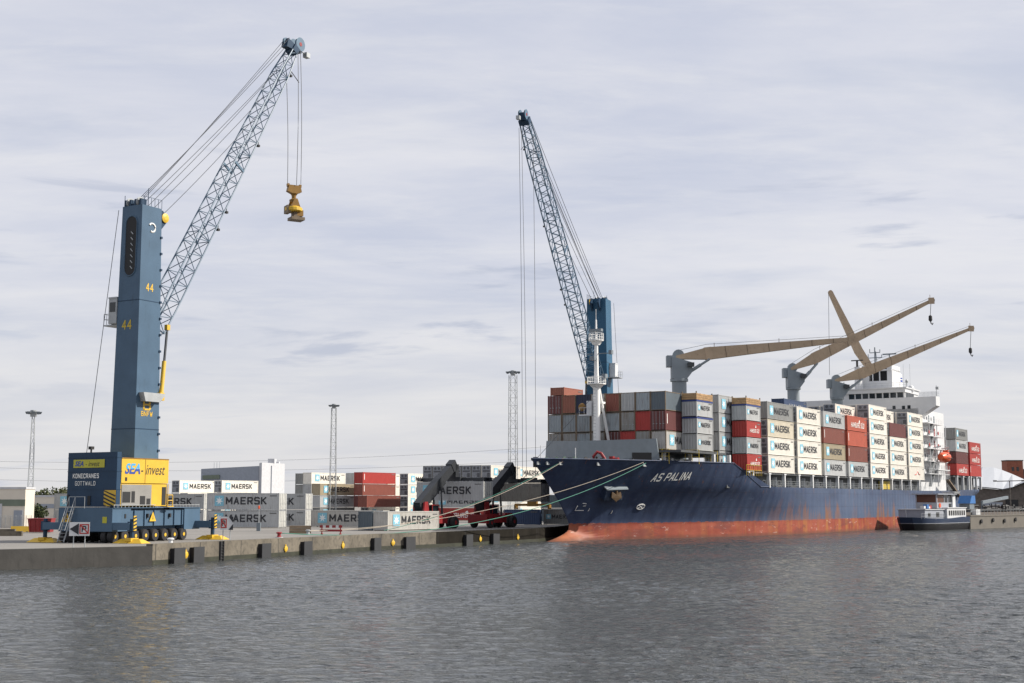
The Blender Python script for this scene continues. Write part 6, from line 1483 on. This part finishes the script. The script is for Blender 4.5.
m.build('boat_deck', M['white'], ss)
m = MB(); m.bar((113,-15.9,10.5),(124,-15.9,6.6),0.8,0.35); m.build('gangway', M['rail'], ship)
m = MB()
for k in range(24): u = 122+k*1.35; m.tube((u,-15.0 if u<145 else -14.4,ztop(u)),(u,-15.0 if u<145 else -14.4,ztop(u)+1.1),0.03,4)
m.build('stern_rail', M['galv'], ship)
lb = thing('lifeboat', 'orange enclosed lifeboat hung on the side of the white bridge', 'lifeboat', S(105.6,16.4,15.6), SROT)
m = MB(); n = 10; vs=[]; fs=[]
for i in range(n+1):
    f = i/n; x = 6.6*f; r = 1.35*math.sin(math.pi*clamp(0.08+0.84*f))**0.55
    for k in range(12): a = 2*math.pi*k/12; vs.append((x, r*math.cos(a), r*math.sin(a)*(0.9 if math.sin(a)>0 else 1.0)))
for i in range(n): fs += [(i*12+k, i*12+(k+1)%12, (i+1)*12+(k+1)%12, (i+1)*12+k) for k in range(12)]
fs += [tuple(range(12)), tuple(n*12+k for k in range(12))]; m.add(vs, fs); m.build('hull', M['orange'], lb, True)
m = MB(); m.box(4.2,5.6,-0.6,0.6,1.0,1.65); m.build('cockpit', M['orange'], lb)
m = MB(); m.box(4.3,5.5,-0.62,-0.605,1.2,1.5); 
for k in range(3): m.box(1.6+k*0.9,2.0+k*0.9,-1.16,-1.10,0.45,0.7)
m.build('window', M['glass'], lb)
m = MB(); m.path([(0.6,-1.25,-0.2),(2,-1.42,-0.2),(4.6,-1.42,-0.2),(6,-1.25,-0.2)],0.06,5); m.build('fender_line', M['dark'], lb)
fl = thing('ship_flag', 'small red flag flying above the bridge', 'flag', S(ub+6,w_at(892.5,ub+6),z_at(372,ub+6,0)), SROT)
m = MB(); m.tube((0,0,-3),(0,0,1.6),0.04,5); m.build('flagstaff', M['galv'], fl)
fx = inv3 @ Vector((1,0.1,0)); m = MB(); vs=[]
for i in range(6):
    for j in range(2): vs.append(fx*(0.25*i+0.03) + (inv3@Vector((0,1,0)))*(0.12*math.sin(i*1.4)) + Vector((0,0,1.5-0.95*j-0.05*i)))
m.add(vs,[(2*i,2*i+2,2*i+3,2*i+1) for i in range(5)]); m.add([v+inv3@Vector((0,0.02,0)) for v in vs],[(2*i,2*i+2,2*i+3,2*i+1) for i in range(5)]); m.build('cloth', BOX['red'], fl)

# ------------------------------------------------------------------ mooring ropes
def rope(a, b, sag, r, mm, label):
    m = MB(); pts = []
    for k in range(33): f = k/32; q = Vector(a).lerp(Vector(b), f); q.z -= sag*4*f*(1-f); pts.append(q)
    o = m.path(pts, r, 5).build('mooring_rope', M[mm]); tag(o, label, 'rope', 'mooring ropes from the bow to the quay'); return o
def hp(px, py): u,z = hull_find(px,py); return S(u, hb(u,z)+0.05, z)
top1 = B1 + Vector((0,0,0.5)); top2 = B2 + Vector((0,0,0.5))
rope(top2, hp(563,461.5), 2.6, 0.036, 'white_rope', 'upper pale mooring rope from the quay to the tip of the bow')
rope(top2+Vector((0.15,0,-0.08)), hp(644,462.2), 2.0, 0.036, 'white_rope', 'long pale mooring rope running along the bow below the ship rail')
rope(top1, hp(646,463.4), 3.4, 0.045, 'green_rope', 'longest green mooring rope ending on the bow side')
rope(on(384,530.5,GZ+0.3), hp(560,462.0), 1.0, 0.036, 'green_rope', 'short steep green mooring rope crossing the reach stackers')
for f in (0.79,0.93): pass

# ------------------------------------------------------------------ inland tanker barge
BH = R(90-41.6); BX = Vector((math.sin(R(41.6)), math.cos(R(41.6)), 0))
pB = on(925, 530.8, 0.0); 
bg_ = thing('tanker_barge', 'tanker barge with navy stern and white wheelhouse lying alongside the ship', 'barge', pB, BH)
# local: x forward, y to the far side (0 near side .. 8 far side)
Bw = 7.6
def bsec(x):
    k = clamp(x/7.0); e = 0.5 + 0.5*math.sin(math.pi*(k-0.5)); return e
def bhull(x0, x1, ztopf, mm, n, sternround):
    m = MB(); vs = []; rows = [(-1.0,0.75),(0.0,0.9),(0.55,0.98),(1.0,1.0)]
    for i in range(n+1):
        x = lerp(x0,x1,i/n); e = lerp(0.35,1.0,math.sqrt(clamp(x/6.0))) if sternround else 1.0
        zt_ = ztopf(x)
        for side in (-1,1):
            for (f,wd) in rows:
                z = -1.0 if f < 0 else zt_*f; rake = (1.6*(1-clamp((z+1)/3.4)))*(1-clamp(x/6)) if sternround else 0
                vs.append((x+rake, Bw/2 + side*Bw/2*e*(wd if sternround else 1.0), z))
    K = 8
    fs = []
    for i in range(n):
        for s_ in (0,4):
            for j in range(3): fs.append((i*K+s_+j,(i+1)*K+s_+j,(i+1)*K+s_+j+1,i*K+s_+j+1))
        fs.append((i*K+3,(i+1)*K+3,(i+1)*K+7,i*K+7))
    for i in (0,n):
        for j in range(3): fs.append((i*K+j,i*K+j+1,i*K+4+j+1,i*K+4+j))
    m.add(vs, fs); return m
bz = lambda x: 2.5 - 0.3*math.sin(math.pi*clamp(x/18))
m = bhull(0,21.0,bz,None,14,True)
mb = bpy.data.materials.new('barge_stern_paint'); mb.use_nodes = True; t_ = mb.node_tree; b_ = t_.nodes['Principled BSDF']; b_.inputs['Roughness'].default_value = 0.4
tcn = t_.nodes.new('ShaderNodeTexCoord'); sx = t_.nodes.new('ShaderNodeSeparateXYZ'); t_.links.new(tcn.outputs['Object'], sx.inputs[0]); cr_ = t_.nodes.new('ShaderNodeValToRGB'); cr_.color_ramp.interpolation = 'CONSTANT'
mr = t_.nodes.new('ShaderNodeMapRange'); mr.inputs[2].default_value = 3.0; t_.links.new(sx.outputs[2], mr.inputs[0]); t_.links.new(mr.outputs[0], cr_.inputs[0])
e = cr_.color_ramp.elements; e[0].color = (0.012,0.012,0.014,1); e[1].position = 0.42; e[1].color = (0.35,0.37,0.40,1); x_ = e.new(0.455); x_.color = (0.018,0.034,0.075,1); t_.links.new(cr_.outputs[0], b_.inputs['Base Color'])
m.build('stern_hull', mb, bg_, True)
m = bhull(21.0,98,lambda x: 2.75,None,12,False); m.build('cargo_hull', M['barge_tan'], bg_)
m = MB(); 
m.box(21.0,98,-0.1,-0.012,2.5,2.7); m.build('hull_rib', M['barge_tan'], bg_)
m = MB(); m.box(2.6,11.4,1.1,6.5,2.0,3.9); ac = m.build('aft_cabin', M['barge_grey'], bg_)
m = MB(); m.box(7.6,8.9,1.02,1.09,2.5,3.4); m.box(4.0,5.0,1.02,1.09,2.6,3.3); m.build('cabin_window', M['dark'], ac)
m = MB(); m.box(2.4,11.5,0.9,6.7,3.9,4.05); m.build('cabin_roof', M['shed_white'], ac)
m = MB(); m.box(11.55,20.4,0.6,6.8,1.9,4.2); m.box(11.52,20.6,0.45,7.0,4.2,4.34); fc = m.build('forward_cabin', M['white'], bg_)
m = MB()
for k in range(8): m.box(12.3+k*1.0,12.8+k*1.0,0.52,0.59,2.8,3.75)
m.build('cabin_window', M['dark'], fc)
wx0, wx1 = 9.2, 16.4
m = MB(); m.box(wx0,wx1,1.6,6.0,4.15,5.3); m.box(wx0-0.6,wx1+1.0,1.0,6.6,6.85,7.05)
for x in (wx0,wx0+3.3,wx1-2.2,wx1-0.25):
    for y in (1.6,5.8): m.box(x,x+0.25,y,y+0.2,5.3,6.85)
wh = m.build('wheelhouse', M['barge_grey'], bg_)
m = MB(); m.box(wx0+0.2,wx1-2.3,1.66,5.9,5.32,6.83); m.build('wheelhouse_window', M['wood'], wh)
m = MB(); m.box(wx0+3.6,wx1-2.4,1.60,1.65,5.4,6.8); m.box(wx1-1.9,wx1-0.4,1.62,5.9,5.3,6.6); m.box(wx1-1.7,wx1-0.7,1.53,1.59,4.3,5.1); m.build('side_window', M['glass'], wh)
m = MB(); m.box(wx1-0.3,wx1+1.0,1.4,2.6,4.4,7.0); m.frustum((wx1+0.5,2.0),1.1,1.1,7.05,1.4,1.4,7.5); m.build('boarding_platform', M['white'], wh)
m = MB(); m.lathe([(0.45,0),(0.45,0.1)],(10.4,1.58,4.75),(0,-1,0),12); m.build('lifebuoy', M['orange'], wh)
m = MB()
for (a,b2,c2,mm) in ((3.0,1.4,0.5,0),(3.9,1.2,0.8,1),(4.7,1.3,0.4,0),(5.5,1.4,0.6,2)): m.box(a,a+0.8,b2,b2+0.8,4.15,4.15+c2,mm)
m.build('deck_clutter', [M['white'],M['canvas_blue'],BOX['red']], bg_)
m = MB()
for k in range(9): m.tube((0.6+k*1.3,0.9,2.2),(0.6+k*1.3,0.9,3.2),0.03,4)
m.tube((0.6,0.9,3.2),(12,0.9,3.1),0.03,4); m.tube((0.6,0.9,2.7),(12,0.9,2.65),0.03,4)
for k in range(44): m.tube((22+k*1.7,0.3,2.7),(22+k*1.7,0.3,3.7),0.03,4)
m.tube((22,0.3,3.7),(96,0.3,3.7),0.03,4); m.build('rail', M['galv'], bg_)
DZ = Matrix.Translation((3.5,0,0.8))
m = MB(DZ); m.box(18.5,94,1.5,6.2,1.96,2.5)
for k in range(9): m.lathe([(0.5,0),(0.6,0.1),(0.6,0.5),(0.3,0.75)],(22+k*7.5,3.8,2.5),n=10)
m.build('tank_trunk', M['shed_dark'], bg_)
m = MB(DZ)
random.seed(3)
for k in range(120):
    x = 19+random.random()*70; y = 1.6+random.random()*4.4; h_ = 0.5+random.random()*1.3; m.tube((x,y,2.4),(x,y,2.5+h_),0.10,5); m.tube((x,y,2.5+h_*0.8),(x+0.5+random.random()*3.0,y,2.5+h_*0.8),0.11,5)
for y in (2.2,2.8,4.6): m.tube((19,y,3.0),(92,y,3.0),0.14,6)
m.build('deck_piping', M['barge_black'], bg_)
m = MB(DZ); m.tube((32,3.5,2.5),(32,3.5,4.6),0.22,8); m.bar((32,3.5,4.5),(46,3.6,5.6),0.5,0.6); m.build('hose_crane', M['deckgrey'], bg_)
m = MB(DZ); m.prism([(22.3,2.0,4.3),(25.2,2.0,4.3),(25.0,2.0,5.9),(23.4,2.0,5.9)], (0,2.6,0)); m.build('tarpaulin_cover', M['canvas_blue'], bg_)
m = MB(DZ); m.box(22.6,24.9,2.2,4.4,2.5,4.28); m.build('cover_stand', M['deckgrey'], bg_)
m = MB(DZ); m.box(22.0,24.0,0.6,1.5,2.0,3.1); m.build('deck_locker', M['white'], bg_)
for k in range(7):
    m = MB(); m.lathe([(0.22,0),(0.45,0.04),(0.45,0.2),(0.22,0.24)], (26+k*6.0,-0.12,1.5+0.2*(k%2)), (0,-1,0), 12); m.build('tyre_fender', M['tyre'], bg_)
m = MB(); m.tube((0.4,3.8,2.3),(0.0,3.8,4.6),0.05,5); m.build('flagstaff', M['white'], bg_)
